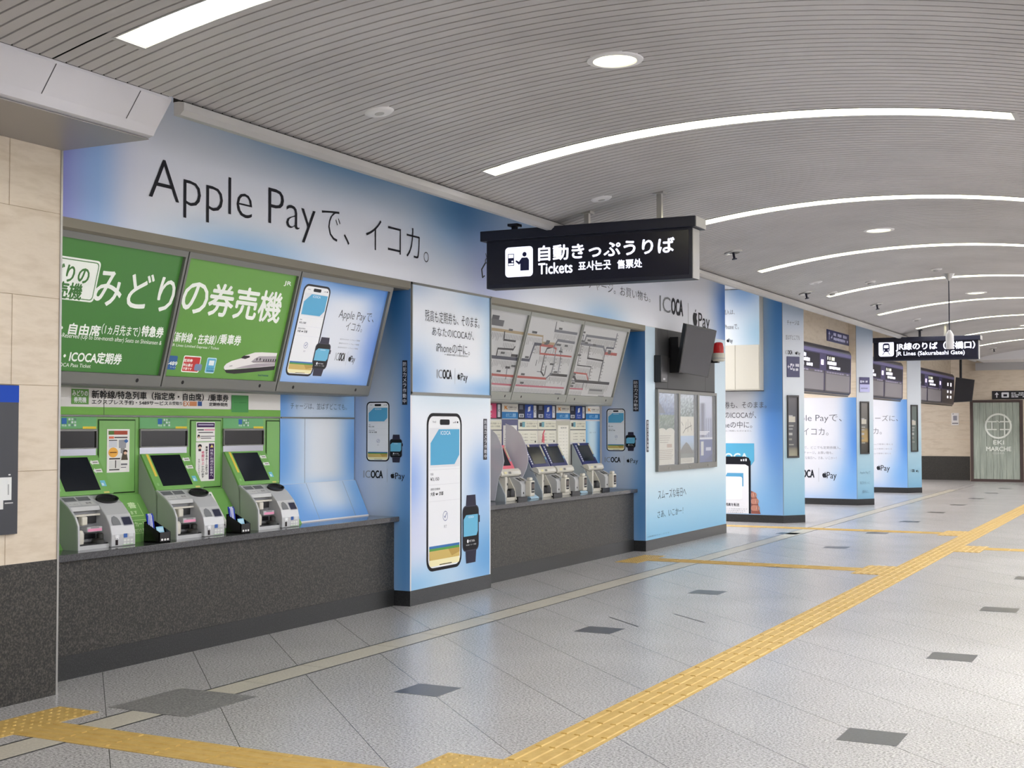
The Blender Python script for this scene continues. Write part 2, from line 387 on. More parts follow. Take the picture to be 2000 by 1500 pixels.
# tactile paving
def tactile(name, label, x0, x1, y0, y1, dots, along='y', half=None):
    b = B(); b.box(x0, x1, y0, y1, -.004, .003)
    if dots:
        nx = round((x1-x0)/.06); ny = round((y1-y0)/.06)
        for i in range(nx):
            for j in range(ny):
                cx = x0+(i+.5)*(x1-x0)/nx; cy = y0+(j+.5)*(y1-y0)/ny
                b.lathe((cx, cy, .003), [(.0125, 0), (.009, .004), (.001, .005)], 8)
    else:
        L = (y1-y0) if along == 'y' else (x1-x0); n = max(1, round(L/.3)); W = (x1-x0) if along == 'y' else (y1-y0)
        for k in range(n):
            t0 = k*L/n+.012; t1 = (k+1)*L/n-.012
            for q in range(4):
                c = (q+.5)*W/4
                if along == 'y': b.xprof([(x0+c-.02, .003), (x0+c-.014, .0075), (x0+c+.014, .0075), (x0+c+.02, .003)], y0+t0, y0+t1)
                else: b.prism([(x0+t0, y0+c-.02, .003), (x0+t0, y0+c-.014, .0075), (x0+t0, y0+c+.014, .0075), (x0+t0, y0+c+.02, .003)], (t1-t0, 0, 0))
    return tag(b.build(name, YEL), label, 'tactile paving')
tactile('tactile_strip', 'long yellow ribbed guide strip running down the middle of the concourse floor', 3.19, 3.49, 5.63, 39.5, False)
tactile('tactile_strip', 'yellow ribbed guide strip crossing the near floor at bottom left', .70, 2.89, 4.945, 5.255, False, 'x')
tactile('tactile_plate', 'yellow dotted warning paving beside the granite wall at bottom left corner', .40, .70, 4.62, 5.55, True)
tactile('tactile_plate', 'yellow dotted warning paving at the bottom edge where two strips meet', 2.89, 3.49, 4.8, 5.63, True)
tactile('tactile_plate', 'yellow dotted warning paving below the second row of ticket machines', .15, .43, 14.36, 15.3, True)
tactile('tactile_strip', 'yellow cross strip leading to the second row of ticket machines', .43, 2.88, 14.68, 14.99, False, 'x')
tactile('tactile_plate', 'yellow ribbed junction paving where the middle cross strip joins the long strip', 2.88, 3.19, 14.40, 15.32, False)
tactile('tactile_strip', 'yellow cross strip leading into the gap behind the poster pillar', -.6, 2.88, 20.25, 20.55, False, 'x')
tactile('tactile_plate', 'yellow ribbed junction paving where the farther cross strip joins the long strip', 2.88, 3.19, 19.98, 20.9, False)
tactile('tactile_plate', 'yellow ribbed junction paving on the right side of the long strip', 3.49, 3.80, 17.48, 18.4, False)
tactile('tactile_strip', 'thin yellow cross strip heading right out of the picture', 3.80, 6.8, 17.9, 18.2, False, 'x')

# ceiling vault of narrow metal slats running across the concourse
def vz(x): return 3.75-.0525*(x-3.35)**2
XL, XR = 1.0, 5.7
SY = [1.4, 5.05, 8.94, 12.62, 16.23, 19.82, 23.5, 27.2, 30.85, 34.5]; SX0, SX1 = 1.36, 5.16; SW = .12
cb = B(); NX = 20; xs = [XL+(XR-XL)*k/NX for k in range(NX+1)]
pitch = .0885; y = -4.5
def inlight(ya, yb): return next((c for c in SY if ya < c+SW and yb > c-SW), None)
def slat(ya, yb, xx):
    lo = [[(x, ya, vz(x)+.03) for x in xx], [(x, ya, vz(x)) for x in xx], [(x, yb, vz(x)) for x in xx], [(x, yb, vz(x)+.03) for x in xx]]
    cb.grid([lo[0], lo[1]], None, False); cb.grid([lo[1], lo[2]], None, False); cb.grid([lo[2], lo[3]], None, False)
xl = [XL+(SX0-XL)*k/2 for k in range(3)]; xr = [SX1+(XR-SX1)*k/3 for k in range(4)]
while y < 38.4:
    ya, yb = y, y+pitch-.014
    c = inlight(ya, yb)
    if c is None: slat(ya, yb, xs)
    else:
        slat(ya, yb, xl); slat(ya, yb, xr)
        if ya < c-SW: slat(ya, c-SW, xs)
        if yb > c+SW: slat(c+SW, yb, xs)
    y += pitch
ce = struct(cb.build('ceiling', SLAT))
vb = B(); yy = -4.5
for c in SY+[99]:
    y1 = min(c-SW-.02, 38.4) if c < 90 else 38.4
    vb.grid([[(x, yy, vz(x)+.028) for x in xs], [(x, y1, vz(x)+.028) for x in xs]], None, False)
    if c < 90:
        for xx in (xl, xr): vb.grid([[(x, y1, vz(x)+.028) for x in xx], [(x, c+SW+.02, vz(x)+.028) for x in xx]], None, False)
    yy = c+SW+.02
vb.build('slat_backing', CBLACK, ce)
# flat ceiling beside the vault and behind the edge trim
struct(B().box(XR, 7.6, -5, 42, 3.46, 3.56).build('ceiling_right', WPAINT))
struct(B().box(-7, XL, -5, 42, 3.86, 3.95).build('ceiling_left', WPAINT))
struct(B().box(XL, XR, 38.4, 42, 3.42, 3.95).build('ceiling_end', WPAINT))
struct(B().xprof([(.955, 3.375), (1.0, 3.375), (1.03, 3.40), (1.03, 3.445), (.99, 3.452), (.955, 3.452)], 5.83, 38.4).build('trim_1', LPAINT))
struct(B().box(.95, .985, 5.83, 38.4, 3.452, 3.86).build('trim_2', CBLACK))
struct(B().box(5.66, 5.72, -4.5, 38.4, 3.38, 3.5).build('trim_3', LPAINT))
# walls
wl = struct(B().box(0, .12, -5, 5.785, .8, 3.86).build('wall_left', STONE))
B().box(-.02, .125, -5, 5.79, 0, .8).build('dado', GRAN, wl)
j = wallart(.12)
for z in (1.33, 1.83, 2.35, 2.86): j.rect(3, z-.0015, 5.785, z+.0015, (170, 150, 122))
for yj, z0, z1 in ((5.40, .8, 1.33), (5.43, 1.83, 2.35), (5.40, 2.86, 3.3)): j.rect(yj-.0015, z0, yj+.0015, z1, (170, 150, 122))
j.build('stone_joint', INKM, wl)
B().box(-.02, .127, 5.785, 5.80, 0, 3.3).build('corner_strip', STEEL, wl)
struct(B().box(7.3, 7.4, -5, 42, 0, 3.5).build('wall_right', WPAINT))
struct(B().box(-6.6, -6.5, 19, 42, 0, 3.9).build('wall_gates', WPAINT))
we = struct(B().box(-7, 7.5, YEND, YEND+.15, .7, 3.9).build('wall_end', STONE))
B().box(-7, .6, YEND-.01, YEND+.15, 0, .7).build('dado', GRAN, we)
j = faceart(YEND)
for z in (1.2, 1.7, 2.2, 2.7): j.rect(-6, z, 7, z+.006, (205, 180, 150))
j.build('stone_joint', INKM, we)
struct(B().box(.78, 7.5, 40.0, YEND, 3.2, 3.42).build('trim_end', LPAINT))
# bulkhead over the stone wall
bk = struct(B().xprof([(.12, 3.25), (.78, 3.25), (.83, 3.262), (.86, 3.31), (.965, 3.455), (.965, 3.47), (.12, 3.47)], -4.5, 5.80).build('trim_bulkhead', mat('bulkhead_white', (204, 202, 206), .4)))
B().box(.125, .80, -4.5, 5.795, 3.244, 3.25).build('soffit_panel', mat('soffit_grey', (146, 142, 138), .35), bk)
g = Art((.86, 0, 3.31), (0, 1, 0), (.105, 0, .145)); 
for yj in (3.7, 4.93, 5.545): g.rect(yj, -.0, yj+.005, .178, (60, 58, 56))
g.build('panel_joint', INKM, bk)
g = Art((0, 0, 3.244), (0, 1, 0), (-1, 0, 0), .001)
for yj in (4.6, 5.49, 5.745): g.rect(yj, -.80, yj+.006, -.12, (50, 48, 46))
g.rect(-4.5, -.14, 5.8, -.125, (120, 116, 110)); g.build('soffit_joint', INKM, bk)
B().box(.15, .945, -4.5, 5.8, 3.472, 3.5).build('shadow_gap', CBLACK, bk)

# ------------------------------------------------------------------ ceiling fittings
ORD = ['nearest curved white light strip, at the top left of the ceiling', 'second curved white light strip in the slatted ceiling, its whole length in view',
       'third curved light strip, starting right behind the hanging ticket sign', 'fourth curved light strip from the camera in the slatted ceiling',
       'fifth curved light strip from the camera in the slatted ceiling', 'sixth curved light strip, crossed by the thin hanging rod',
       'seventh curved light strip, just before the hanging train sign', 'eighth curved light strip, partly behind the hanging train sign', 'last curved light strip above the far end wall']
def light_strip(c, label):
    t = thing('light_strip', label, 'ceiling light', (3.25, c, vz(3.25)), 'curved light strips in the ceiling')
    n = 16; X = [SX0+(SX1-SX0)*k/n for k in range(n+1)]
    b = B()
    for s, e in ((-1, 1), (1, -1)):
        y = c+s*SW
        b.grid([[(x, y, vz(x)-.004) for x in X], [(x, y-s*.014, vz(x)-.004) for x in X], [(x, y-s*.014, vz(x)+.13) for x in X]], None, False)
    for x, s in ((SX0, 1), (SX1, -1)):
        b.box(min(x, x-s*.04), max(x, x-s*.04), c-SW, c+SW, vz(x)-.006, vz(x)+.13)
    b.build('frame', LPAINT, t)
    b = B()
    for s in (-1, 1): b.grid([[(x, c+s*(SW-.016), vz(x)-.002) for x in X], [(x, c+s*(SW-.016), vz(x)+.1) for x in X]], None, False)
    for x in (SX0+.003, SX1-.003): b.box(x-.001, x+.001, c-SW+.015, c+SW-.015, vz(x), vz(x)+.1)
    b.build('inner_side', STRIPW, t)
    b = B(); X2 = [SX0+.05+(SX1-SX0-.1)*k/n for k in range(n+1)]
    b.grid([[(x, c-SW+.018, vz(x)+.06) for x in X2], [(x, c+SW-.018, vz(x)+.06) for x in X2]], None, False)
    b.build('diffuser', STRIP, t)
light_strip(SY[0], 'curved light strip above the camera, out of the picture')
for c, l in zip(SY[1:], ORD): light_strip(c, l)
def vnorm(x): return Vector((-.105*(x-3.35), 0, -1)).normalized()*1
def disc(name, x, y, r, prof, m, parent, n=28):
    nrm = Vector((-2*.0525*(x-3.35), 0, -1)).normalized(); nrm = Vector((-nrm.x, 0, nrm.z)) if False else Vector((-.105*(x-3.35), 0, -1)).normalized()
    return B().lathe((x, y, vz(x)), prof, n, axis=nrm).build(name, m, parent)
for k, (y, l) in enumerate(((7.14, 'large round lit downlight nearest the camera, between the first two light strips'), (14.7, 'round lit downlight in the middle of the ceiling, right of the hanging ticket sign'),
                            (22.35, 'small round lit downlight above and right of the hanging train sign'), (30.0, 'farthest round downlight at the right edge of the picture'))):
    t = thing('downlight', l, 'ceiling light', (3.15, y, vz(3.15)), 'round downlights')
    disc('rim', 3.15, y, .16, [(.125, .0), (.13, .012), (.165, .008), (.17, -.002)], WPAINT, t)
    disc('lens', 3.15, y, .13, [(.001, .006), (.07, .012), (.126, .004)], DOWN, t)
for y, l in ((7.03, 'round white ceiling speaker cover nearest the camera, above the big pay banner'), (10.62, 'round white ceiling speaker cover just above the hanging ticket sign'), (18.2, 'small round white ceiling speaker cover above the gap behind the poster pillar')):
    x = 1.58; t = thing('ceiling_speaker', l, 'ceiling speaker', (x, y, vz(x)), 'round speaker covers')
    disc('cover', x, y, .1, [(.001, .014), (.06, .013), (.085, .008), (.098, -.002)], WPAINT, t)
    disc('grille', x, y, .05, [(.001, .0155), (.03, .0155), (.032, .013)], LPAINT, t)
for x, y, l in ((1.55, 14.52, 'dark rimmed sprinkler plate in the ceiling right of the hanging ticket sign'), (1.64, 22.0, 'sprinkler plate with a short stem below the sixth light strip'), (1.26, 18.9, 'small sprinkler plate close to the ceiling edge trim'),
                (1.74, 36.2, 'sprinkler plate near the far end of the ceiling')):
    t = thing('sprinkler', l, 'sprinkler', (x, y, vz(x)), 'sprinklers')
    disc('plate', x, y, .1, [(.07, .003), (.075, .02), (.10, .016), (.104, -.002)], STEEL, t); disc('recess', x, y, .07, [(.001, .002), (.07, .002)], CBLACK, t)
    disc('stem', x, y, .01, [(.014, 0), (.014, .075), (.03, .08), (.03, .09), (.001, .09)], DKSTEEL, t, 10)
for x, y, l in ((3.12, 18.68, 'small round smoke detector just left of the rod canopy'), (1.67, 25.46, 'pale smoke detector below the sixth light strip'), (1.5, 19.5, 'tiny round detector near the left end of the fifth light strip'), (2.12, 19.2, 'tiny round detector above the fifth light strip')):
    t = thing('smoke_detector', l, 'smoke detector', (x, y, vz(x)), 'smoke detectors')
    disc('base', x, y, .08, [(.075, -.002), (.075, .018), (.05, .022)], WPAINT, t); disc('sensor', x, y, .05, [(.045, .018), (.04, .045), (.001, .05)], LPAINT, t)
t = thing('hanging_rod', 'thin dark rod hanging from a cone canopy with a white cylinder at its end', 'hanging device', (3.17, 19.42, vz(3.17)))
B().lathe((3.17, 19.42, vz(3.17)), [(.085, .001), (.085, -.004), (.018, -.09), (.014, -.1), (.001, -.1)], 20).build('canopy', STEEL, t)
B().tube([(3.17, 19.42, 3.66), (3.172, 19.42, 2.93)], .008, 8).build('rod', DKSTEEL, t)
B().lathe((3.175, 19.42, 2.68), [(.001, 0), (.05, .002), (.055, .02), (.055, .2), (.03, .25), (.012, .27), (.001, .27)], 20).build('cylinder', WPAINT, t)

# ------------------------------------------------------------------ hanging signs
SIGNF = mat('sign_case', (20, 22, 40), .4); SIGNB = mat('sign_face', (12, 12, 32), .25)
def hanging_sign(label, y, x0, x1, z0, z1, posts, draw):
    t = thing('hanging_sign', label, 'hanging sign', ((x0+x1)/2, y, z0)); H = z1-z0; d = .09
    B().box(x0+.02, x1-.02, y-d, y+d, z0, z1-.09).build('case', SIGNF, t, .006)
    B().box(x0-.025, x1+.025, y-d-.045, y+d+.045, z1-.095, z1).build('top_box', SIGNF, t, .006)
    B().box(x1+.026, x1+.032, y-d-.04, y+d+.04, z1-.09, z1-.004).box(x1-.019, x1-.013, y-d+.006, y+d-.006, z0+.004, z1-.1).build('end_cap', LPAINT, t)
    B().box(x0+.05, x1-.05, y-d-.003, y-d, z0+.035, z1-.115).build('face', SIGNB, t)
    for k, x in enumerate(posts):
        b = B().box(x-.022, x+.022, y-.022, y+.022, z1-.01, vz(max(x, 1.02))+.01); b.box(x-.05, x+.05, y-.05, y+.05, vz(max(x, 1.02))-.012, vz(max(x, 1.02))+.012)
        b.build('post', STEEL if k else SIGNF, t)
    a = faceart(y-d-.003, .0015); draw(a); a.build('lettering', GLOW, t); return t
IV = (236, 238, 255)
def draw_t(a):
    u0, v1 = a.uv(987, 484); u1, v0 = a.uv(1041, 540); v1 = a.uv(987, 484)[1]; v0 = a.uv(990, 542)[1]
    a.rr(u0, v0, u1, v1, .035, IV, 1); W = u1-u0; H = v1-v0
    X = lambda t: u0+t*W
    Y = lambda t: v0+t*H
    K = (14, 14, 40)
    a.rect(X(.1), Y(.38), X(.32), Y(.78), K, 2); a.rect(X(.12), Y(.64), X(.30), Y(.76), IV, 3); a.rect(X(.12), Y(.4), X(.3), Y(.46), IV, 3); a.disc(X(.26), Y(.52), .03*W, IV, 3)
    a.disc(X(.7), Y(.74), .075*W, K, 2); a.poly([(X(.55), Y(.2)), (X(.86), Y(.2)), (X(.86), Y(.55)), (X(.8), Y(.63)), (X(.6), Y(.63)), (X(.5), Y(.5)), (X(.4), Y(.56)), (X(.37), Y(.52)), (X(.5), Y(.4)), (X(.55), Y(.44))], K, 2)
    a.tpx('自動きっぷうりば', 1052, 481, 510, 1317, 480, IV, .03)
    a.tpx('Tickets', 1052, 515, 536, 1118, 518, IV, .022); a.tpx('표사는곳', 1130, 511, 529, 1193, 512, IV, .03); a.tpx('售票处', 1206, 508, 525, 1254, 508, IV, .03)
hanging_sign('black lit ticket sign with white lettering hanging by posts above the second machine row', 10.95, .29, 2.35, 2.872, 3.41, (.56, 1.3, 2.0), draw_t)
def draw_j(a):
    u0, v1 = a.uv(1716, 667); u1, v0 = a.uv(1746, 696)
    a.rr(u0, v0, u1, v1, .05, IV, 1); W = u1-u0; H = v1-v0
    X = lambda t: u0+t*W
    Y = lambda t: v0+t*H
    K = (14, 14, 40)
    a.rr(X(.28), Y(.3), X(.72), Y(.86), .04, K, 2); a.rect(X(.35), Y(.55), X(.65), Y(.74), IV, 3); a.disc(X(.37), Y(.42), .04*W, IV, 3); a.disc(X(.63), Y(.42), .04*W, IV, 3)
    a.line([(X(.38), Y(.28)), (X(.26), Y(.12))], .04*W, K, 2); a.line([(X(.62), Y(.28)), (X(.74), Y(.12))], .04*W, K, 2)
    a.tpx('JR線のりば（桜橋口）', 1750, 670, 686, 1904, 670, IV, .035); a.tpx('JR Lines (Sakurabashi Gate)', 1750, 687, 697, 1884, 687, IV, .02)
hanging_sign('black lit train sign with white lettering hanging far down the concourse', 27.6, .43, 2.52, 2.925, 3.40, (1.36, 1.86), draw_j)
tag(B().tube([(.30, 10.86, 3.12), (.26, 10.86, 3.06), (.27, 10.86, 2.98), (.29, 10.86, 3.0)], .006, 6).build('cable', BLACK), 'short black cable loop at the left end of the ticket sign', 'cable')

# ------------------------------------------------------------------ banner over the machines
def fascia_fn(u, v):
    y = 5.2+u*13.85
    c = (240, 242, 249)
    t = max(0, 1-abs(v-1.0)/.42)
    def bl(cy, cv, ry, rv, col, st):
        nonlocal c
        c = mix(c, col, st*math.exp(-1.1*(((y-cy)/ry)**2+((v-cv)/rv)**2)))
    bl(5.55, .3, .62, 1.2, (92, 92, 190), 1); bl(6.2, .3, .2, 1.0, (120, 176, 236), .6)
    bl(9.0, 1.08, 1.6, .36, (62, 132, 196), .95); bl(7.7, .0, .8, .16, (120, 178, 232), .75); bl(11.0, .85, .8, .5, (66, 138, 202), .9)
    bl(11.5, .25, .6, .5, (150, 164, 226), .6); bl(12.6, .9, 1.0, .5, (110, 160, 215), .6); bl(14.4, -.05, .7, .25, (120, 180, 232), .7); bl(14.9, .9, 1.6, .35, (170, 186, 226), .6)
    bl(19.1, .45, .55, .9, (50, 110, 196), .95)
    return c
t = thing('banner', 'long pale blue pay advertising banner with big black lettering above the machines', 'banner', (0, 12, 2.87))
B().box(-.9, -.003, 5.2, 19.05, 2.875, 3.855).build('board', WPAINT, t)
a = wallart(-.003); a.gradient(5.2, 2.875, 19.05, 3.855, fascia_fn, 150, 22); a.build('print', INK, t)
a = wallart(-.001); K = (34, 34, 40)
u0, v1 = a.uv(291, 305); v0 = a.uv(355, 424)[1]; u1 = a.uv(616, 385)[0]; wa = glyphs('Apple Pay', -.014); f = (glyphs('Apple', -.014)[3]-wa[2])/(wa[3]-wa[2]); f2 = 1-(glyphs('Pay', -.014)[3]-glyphs('Pay', -.014)[2])/(wa[3]-wa[2])
a.text('Apple', u0, v0, u0+f*(u1-u0), v1, K, -.014); a.build('headline_word', INKM, t); a = wallart(-.001)
a.text('Pay', u0+f2*(u1-u0), v0, u1, v1, K, -.014); a.build('headline_word', INKM, t); a = wallart(-.001)
a.tpx('で、イコカ。', 628, 400, 468, 837, 420, K, -.014); a.build('headline_word', INKM, t); a = wallart(-.001)
a.tpx('どこでも定期券購入。並ばずチャージ。お買い物も。', 947, 492, 516, 1270, 580, (90, 92, 96), -.008)
a.build('tagline_lettering', INKM, t); a = wallart(-.001)
a.text('IC', 16.27, 3.1, 16.68, 3.31, (140, 142, 144), 0); a.text('OCA', 16.72, 3.1, 17.17, 3.31, K, .035); a.build('card_logo', INKM, t); a = wallart(-.001); a.rect(17.385, 2.95, 17.40, 3.3, (160, 160, 162)); a.build('logo_divider', INKM, t); a = wallart(-.001); a.apple(17.58, 3.0, .24, K); a.text('Pay', 17.82, 2.93, 18.32, 3.2, K, .004)
a.build('pay_logo', INKM, t)
t2 = B().xprof([(-.5, 2.80), (-.012, 2.80), (.004, 2.815), (.004, 2.875), (-.5, 2.875)], 5.2, 10.0).build('trim_4', LIP); struct(t2)
struct(B().xprof([(-.5, 2.80), (-.012, 2.80), (.004, 2.815), (.004, 2.875), (-.5, 2.875)], 11.53, 15.74).build('trim_5', LIP))

# ------------------------------------------------------------------ pillars
def pillar(name, label, y0, y1, z1=2.875):
    t = thing(name, label, 'pillar', (-.4, (y0+y1)/2, 0))
    B().box(-.9, 0, y0, y1, .135, z1).build('body', WPAINT, t)
    B().box(-.9, .004, y0-.004, y1+.004, 0, .135).build('plinth', BLACKBASE, t); return t
PG_UP = blobs((240, 243, 248), [(0, .1, .3, .35, (80, 140, 210), .75), (1, .05, .5, .12, (110, 168, 226), .8), (.9, 1, .4, .2, (120, 170, 226), .6), (1.0, .5, .12, .8, (130, 186, 228), .45), (0, 1, .3, .15, (150, 180, 220), .5)])
PG_LO = blobs((240, 243, 248), [(1, .12, .5, .3, (94, 164, 224), .95), (0, .55, .18, .22, (140, 176, 240), .9), (.9, .55, .22, .2, (96, 156, 226), .75), (0, .02, .5, .14, (120, 186, 232), .8), (.05, .28, .2, .2, (200, 205, 240), .5), (.5, 1, 1, .1, (206, 226, 238), .8)])
PG_SIDE = blobs((206, 214, 228), [(.75, 1, .35, .3, (34, 104, 178), .95), (1, .45, .22, .35, (86, 144, 214), .85), (.9, .1, .3, .3, (84, 148, 214), .95), (0, .55, .25, .3, (150, 178, 226), .7), (.3, .0, .5, .2, (120, 170, 220), .6), (1, .75, .2, .3, (60, 120, 196), .7)])
P1 = pillar('pillar', 'pale blue advertising pillar with a big phone picture between the two machine bays', 10.01, 11.53)
a = wallart(0); a.gradient(10.03, .135, 11.51, 1.872, PG_LO); a.build('lower_print', INK, P1)
a = wallart(0); a.gradient(10.03, 1.89, 11.51, 2.855, PG_UP); a.build('upper_print', INK, P1)
a = wallart(.001); a.phone(10.29, .27, 10.94, 1.71); a.watch(10.955, .27, 11.30, .945); a.build('phone_picture', INKM, P1)
a = wallart(.001); G = (70, 72, 76)
for s, q in (('残高も定期券も、そのまま。', (830, 604, 627, 936, 633)), ('あなたのICOCAが、', (844, 637, 655, 925, 650)), ('iPhoneの中に。', (852, 667, 688, 917, 680)), ('※一部設定が必要となる場合があります', (868, 690, 694, 914, 694))):
    a.tpx(s, *q, G, -.006 if s[0] != '※' else 0)
u0, v0 = a.uv(853, 744); u1, v1 = a.uv(913, 725); a.logos(u0, v0-.02, u1, v0+.13); a.build('lettering', INKM, P1)
b = B().box(-.01, .012, 10.012, 11.528, 1.868, 1.894).box(-.01, .012, 10.012, 11.528, 2.855, 2.874)
for y in (10.012, 11.51): b.box(-.01, .012, y, y+.018, 1.88, 2.87)
b.build('frame', GREYF, P1)
a = faceart(10.01); a.gradient(-.59, .135, 0, 2.86, PG_SIDE, 24, 60); a.build('side_print', INK, P1)
a = faceart(10.01, .0018); a.phone(-.46, 1.275, -.217, 1.81); a.watch(-.212, 1.262, -.075, 1.52); a.build('side_phone_picture', INKM, P1)
a = faceart(10.01, .0018); a.logos(-.49, 1.09, -.055, 1.21); a.build('side_lettering', INKM, P1)
def camera_tag(label, art, a0, b0, a1, b1):
    t = tag(None or B().prism([art.P(a0, b0, 0), art.P(a1, b0, 0), art.P(a1, b1, 0), art.P(a0, b1, 0)], art.n*.003).build('sticker_plate', mat('tag_black', (20, 20, 34), .4)), label, 'sticker', 'camera notice stickers')
    c = Art(art.O+art.n*.004, art.u, art.w); c.vtext('防犯カメラ作動中', a0+.15*(a1-a0), b0+.01, a1-.15*(a1-a0), b1-.01, (214, 216, 224), .012); c.build('lettering', INKM, t)
camera_tag('narrow black camera notice on the left side of the phone pillar', faceart(10.01, .002), -.082, 1.78, -.032, 2.175)
camera_tag('narrow black camera notice at the front right edge of the phone pillar', wallart(0, .002), 11.375, 1.262, 11.445, 1.662)
camera_tag('narrow black camera notice on the left side of the poster pillar', faceart(15.743, .002), -.165, 1.78, -.09, 2.18)
camera_tag('narrow black camera notice at the front left edge of the poster pillar', wallart(0, .002), 15.775, 1.26, 15.845, 1.67)

P2 = pillar('pillar', 'pale blue pillar with three poster cases and a tilted screen right of the ticket sign', 15.743, 19.05)
a = faceart(15.743); a.gradient(-.6, .135, 0, 2.86, PG_SIDE, 24, 60); a.build('side_print', INK, P2)
a = faceart(15.743, .0018); a.phone(-.535, 1.27, -.275, 1.815); a.watch(-.27, 1.268, -.125, 1.52); a.build('side_phone_picture', INKM, P2)
a = faceart(15.743, .0018); a.logos(-.56, 1.09, -.1, 1.21); a.build('side_lettering', INKM, P2)
PG2 = lerp2(0, (0, (128, 188, 222)), (.1, (156, 204, 230)), (.3, (214, 230, 236)), (.6, (204, 224, 234)), (1, (198, 218, 232)))
a = wallart(0); a.gradient(15.75, .135, 19.04, 2.87, PG2, 12, 30); a.build('print', INK, P2)
a = wallart(.001); G = (70, 76, 84); a.tpx('スムーズな毎日へ', 1285, 957, 976, 1340, 964, G, -.01); a.tpx('さあ、いこかー！', 1284, 998, 1012, 1334, 998, G, -.01); a.text('※画面はイメージです', 15.8, .17, 16.6, .19, (120, 150, 170), 0); a.build('lettering', INKM, P2)
# dark recess above the posters
b = B(); a = wallart(.0015); a.rect(16.09, 2.085, 18.53, 2.87, (92, 92, 92)); a.rect(16.09, 2.07, 18.53, 2.09, (40, 40, 40))
for y in (16.55, 18.1): a.rect(y, 2.09, y+.012, 2.87, (50, 50, 50), 2)
a.build('grey_panel', INKM, P2)
# poster cases
def p_land(a, y0, z0, y1, z1):
    def fn(u, v):
        c = mix((74, 92, 60), (96, 120, 80), v*2) if v < .5 else mix((70, 92, 138), (196, 206, 230), (v-.5)*2)
        n = random.uniform(-1, 1)
        return mix(c, (230, 232, 236) if n > 0 else (40, 50, 44), abs(n)*.35)
    a.gradient(y0, z0+.42*(z1-z0), y1, z1, fn, 22, 28)
    a.rect(y0, z0, y1, z0+.47*(z1-z0), (222, 216, 196), 1); W = y1-y0
    a.disc(y0+.28*W, z0+.46*(z1-z0), .26*W, (222, 216, 196), 2, .05); a.disc(y0+.75*W, z0+.46*(z1-z0), .26*W, (222, 216, 196), 2, .05)
    a.poly([(y0, z0+.72*(z1-z0)), (y0+.5*W, z0+.72*(z1-z0)), (y0+.15*W, z0+.86*(z1-z0)), (y0, z0+.84*(z1-z0))], (84, 84, 96), 2)
    for k in range(4): a.rect(y0+.15*W, z0+(.40-.03*k)*(z1-z0), y0+(.8-.06*k)*W, z0+(.408-.03*k)*(z1-z0), (150, 140, 124), 3)
    for k in range(6): a.rect(y0+.1*W, z0+(.2-.025*k)*(z1-z0), y0+(.92-.05*(k % 3))*W, z0+(.21-.025*k)*(z1-z0), (186, 172, 150), 3)
    a.rect(y0+.55*W, z0+.24*(z1-z0), y0+.85*W, z0+.29*(z1-z0), (190, 160, 130), 3)
def p_temple(a, y0, z0, y1, z1):
    W = y1-y0; H = z1-z0
    def f1(u, v):
        n = random.uniform(-1, 1)*(1-.5*v); return mix(mix((92, 112, 92), (214, 220, 232), v), (236, 238, 246) if n > 0 else (60, 76, 62), abs(n)*.7)
    a.gradient(y0, z0+.68*H, y1, z1, f1, 20, 16); a.rect(y0, z0, y1, z0+.68*H, (226, 220, 200), 1)
    for pts in ([(.3, .44), (.45, .5), (.5, .6)], [(.45, .5), (.85, .55)], [(.62, .64), (.6, .46)], [(.75, .6), (.85, .48)], [(.2, .6), (.3, .55)]):
        a.line([(y0+p*W, z0+q*H) for p, q in pts], .012, (80, 64, 40), 2)
    def f2(u, v): return mix((150, 148, 128), (176, 198, 224), v*1.3) if v > .3 else (112, 116, 96)
    a.gradient(y0, z0+.08*H, y1, z0+.4*H, f2, 6, 10, 2)
    a.poly([(y0+.05*W, z0+.14*H), (y0+.95*W, z0+.14*H), (y0+.8*W, z0+.22*H), (y0+.66*W, z0+.27*H), (y0+.5*W, z0+.31*H), (y0+.3*W, z0+.26*H), (y0+.18*W, z0+.21*H)], (104, 96, 74), 4)
    for k in range(3): a.rect(y0+.06*W, z0+(.06-.02*k)*H, y0+.9*W, z0+(.068-.02*k)*H, (160, 152, 136), 3)
def p_blue(a, y0, z0, y1, z1):
    W = y1-y0; H = z1-z0
    def f1(u, v):
        d = math.exp(-((u-.35)/.14)**2)*(v < .85); n = math.sin(u*40+3)*.5+.5; return mix(mix((170, 176, 206), (226, 230, 244), v), (96, 96, 116), max(d, .5*n*(v < .5)))
    a.gradient(y0, z0+.36*H, y1, z1, f1, 24, 20); a.rect(y0, z0+.34*H, y1, z0+.37*H, (226, 228, 234), 2); a.rect(y0, z0, y1, z0+.34*H, (58, 74, 140), 1)
    a.rect(y0+.22*W, z0+.1*H, y0+.4*W, z0+.31*H, (214, 214, 208), 2); a.rect(y0+.55*W, z0+.17*H, y0+.9*W, z0+.22*H, (200, 204, 224), 2); a.poly([(y0+.4*W, z0+.02*H), (y0+W, z0+.02*H), (y0+W, z0+.12*H)], (40, 50, 110), 2)
    for k in range(3): a.rect(y0+.08*W, z0+(.41+.02*k)*H, y0+(.6+.1*k)*W, z0+(.425+.02*k)*H, (240, 240, 244), 3)
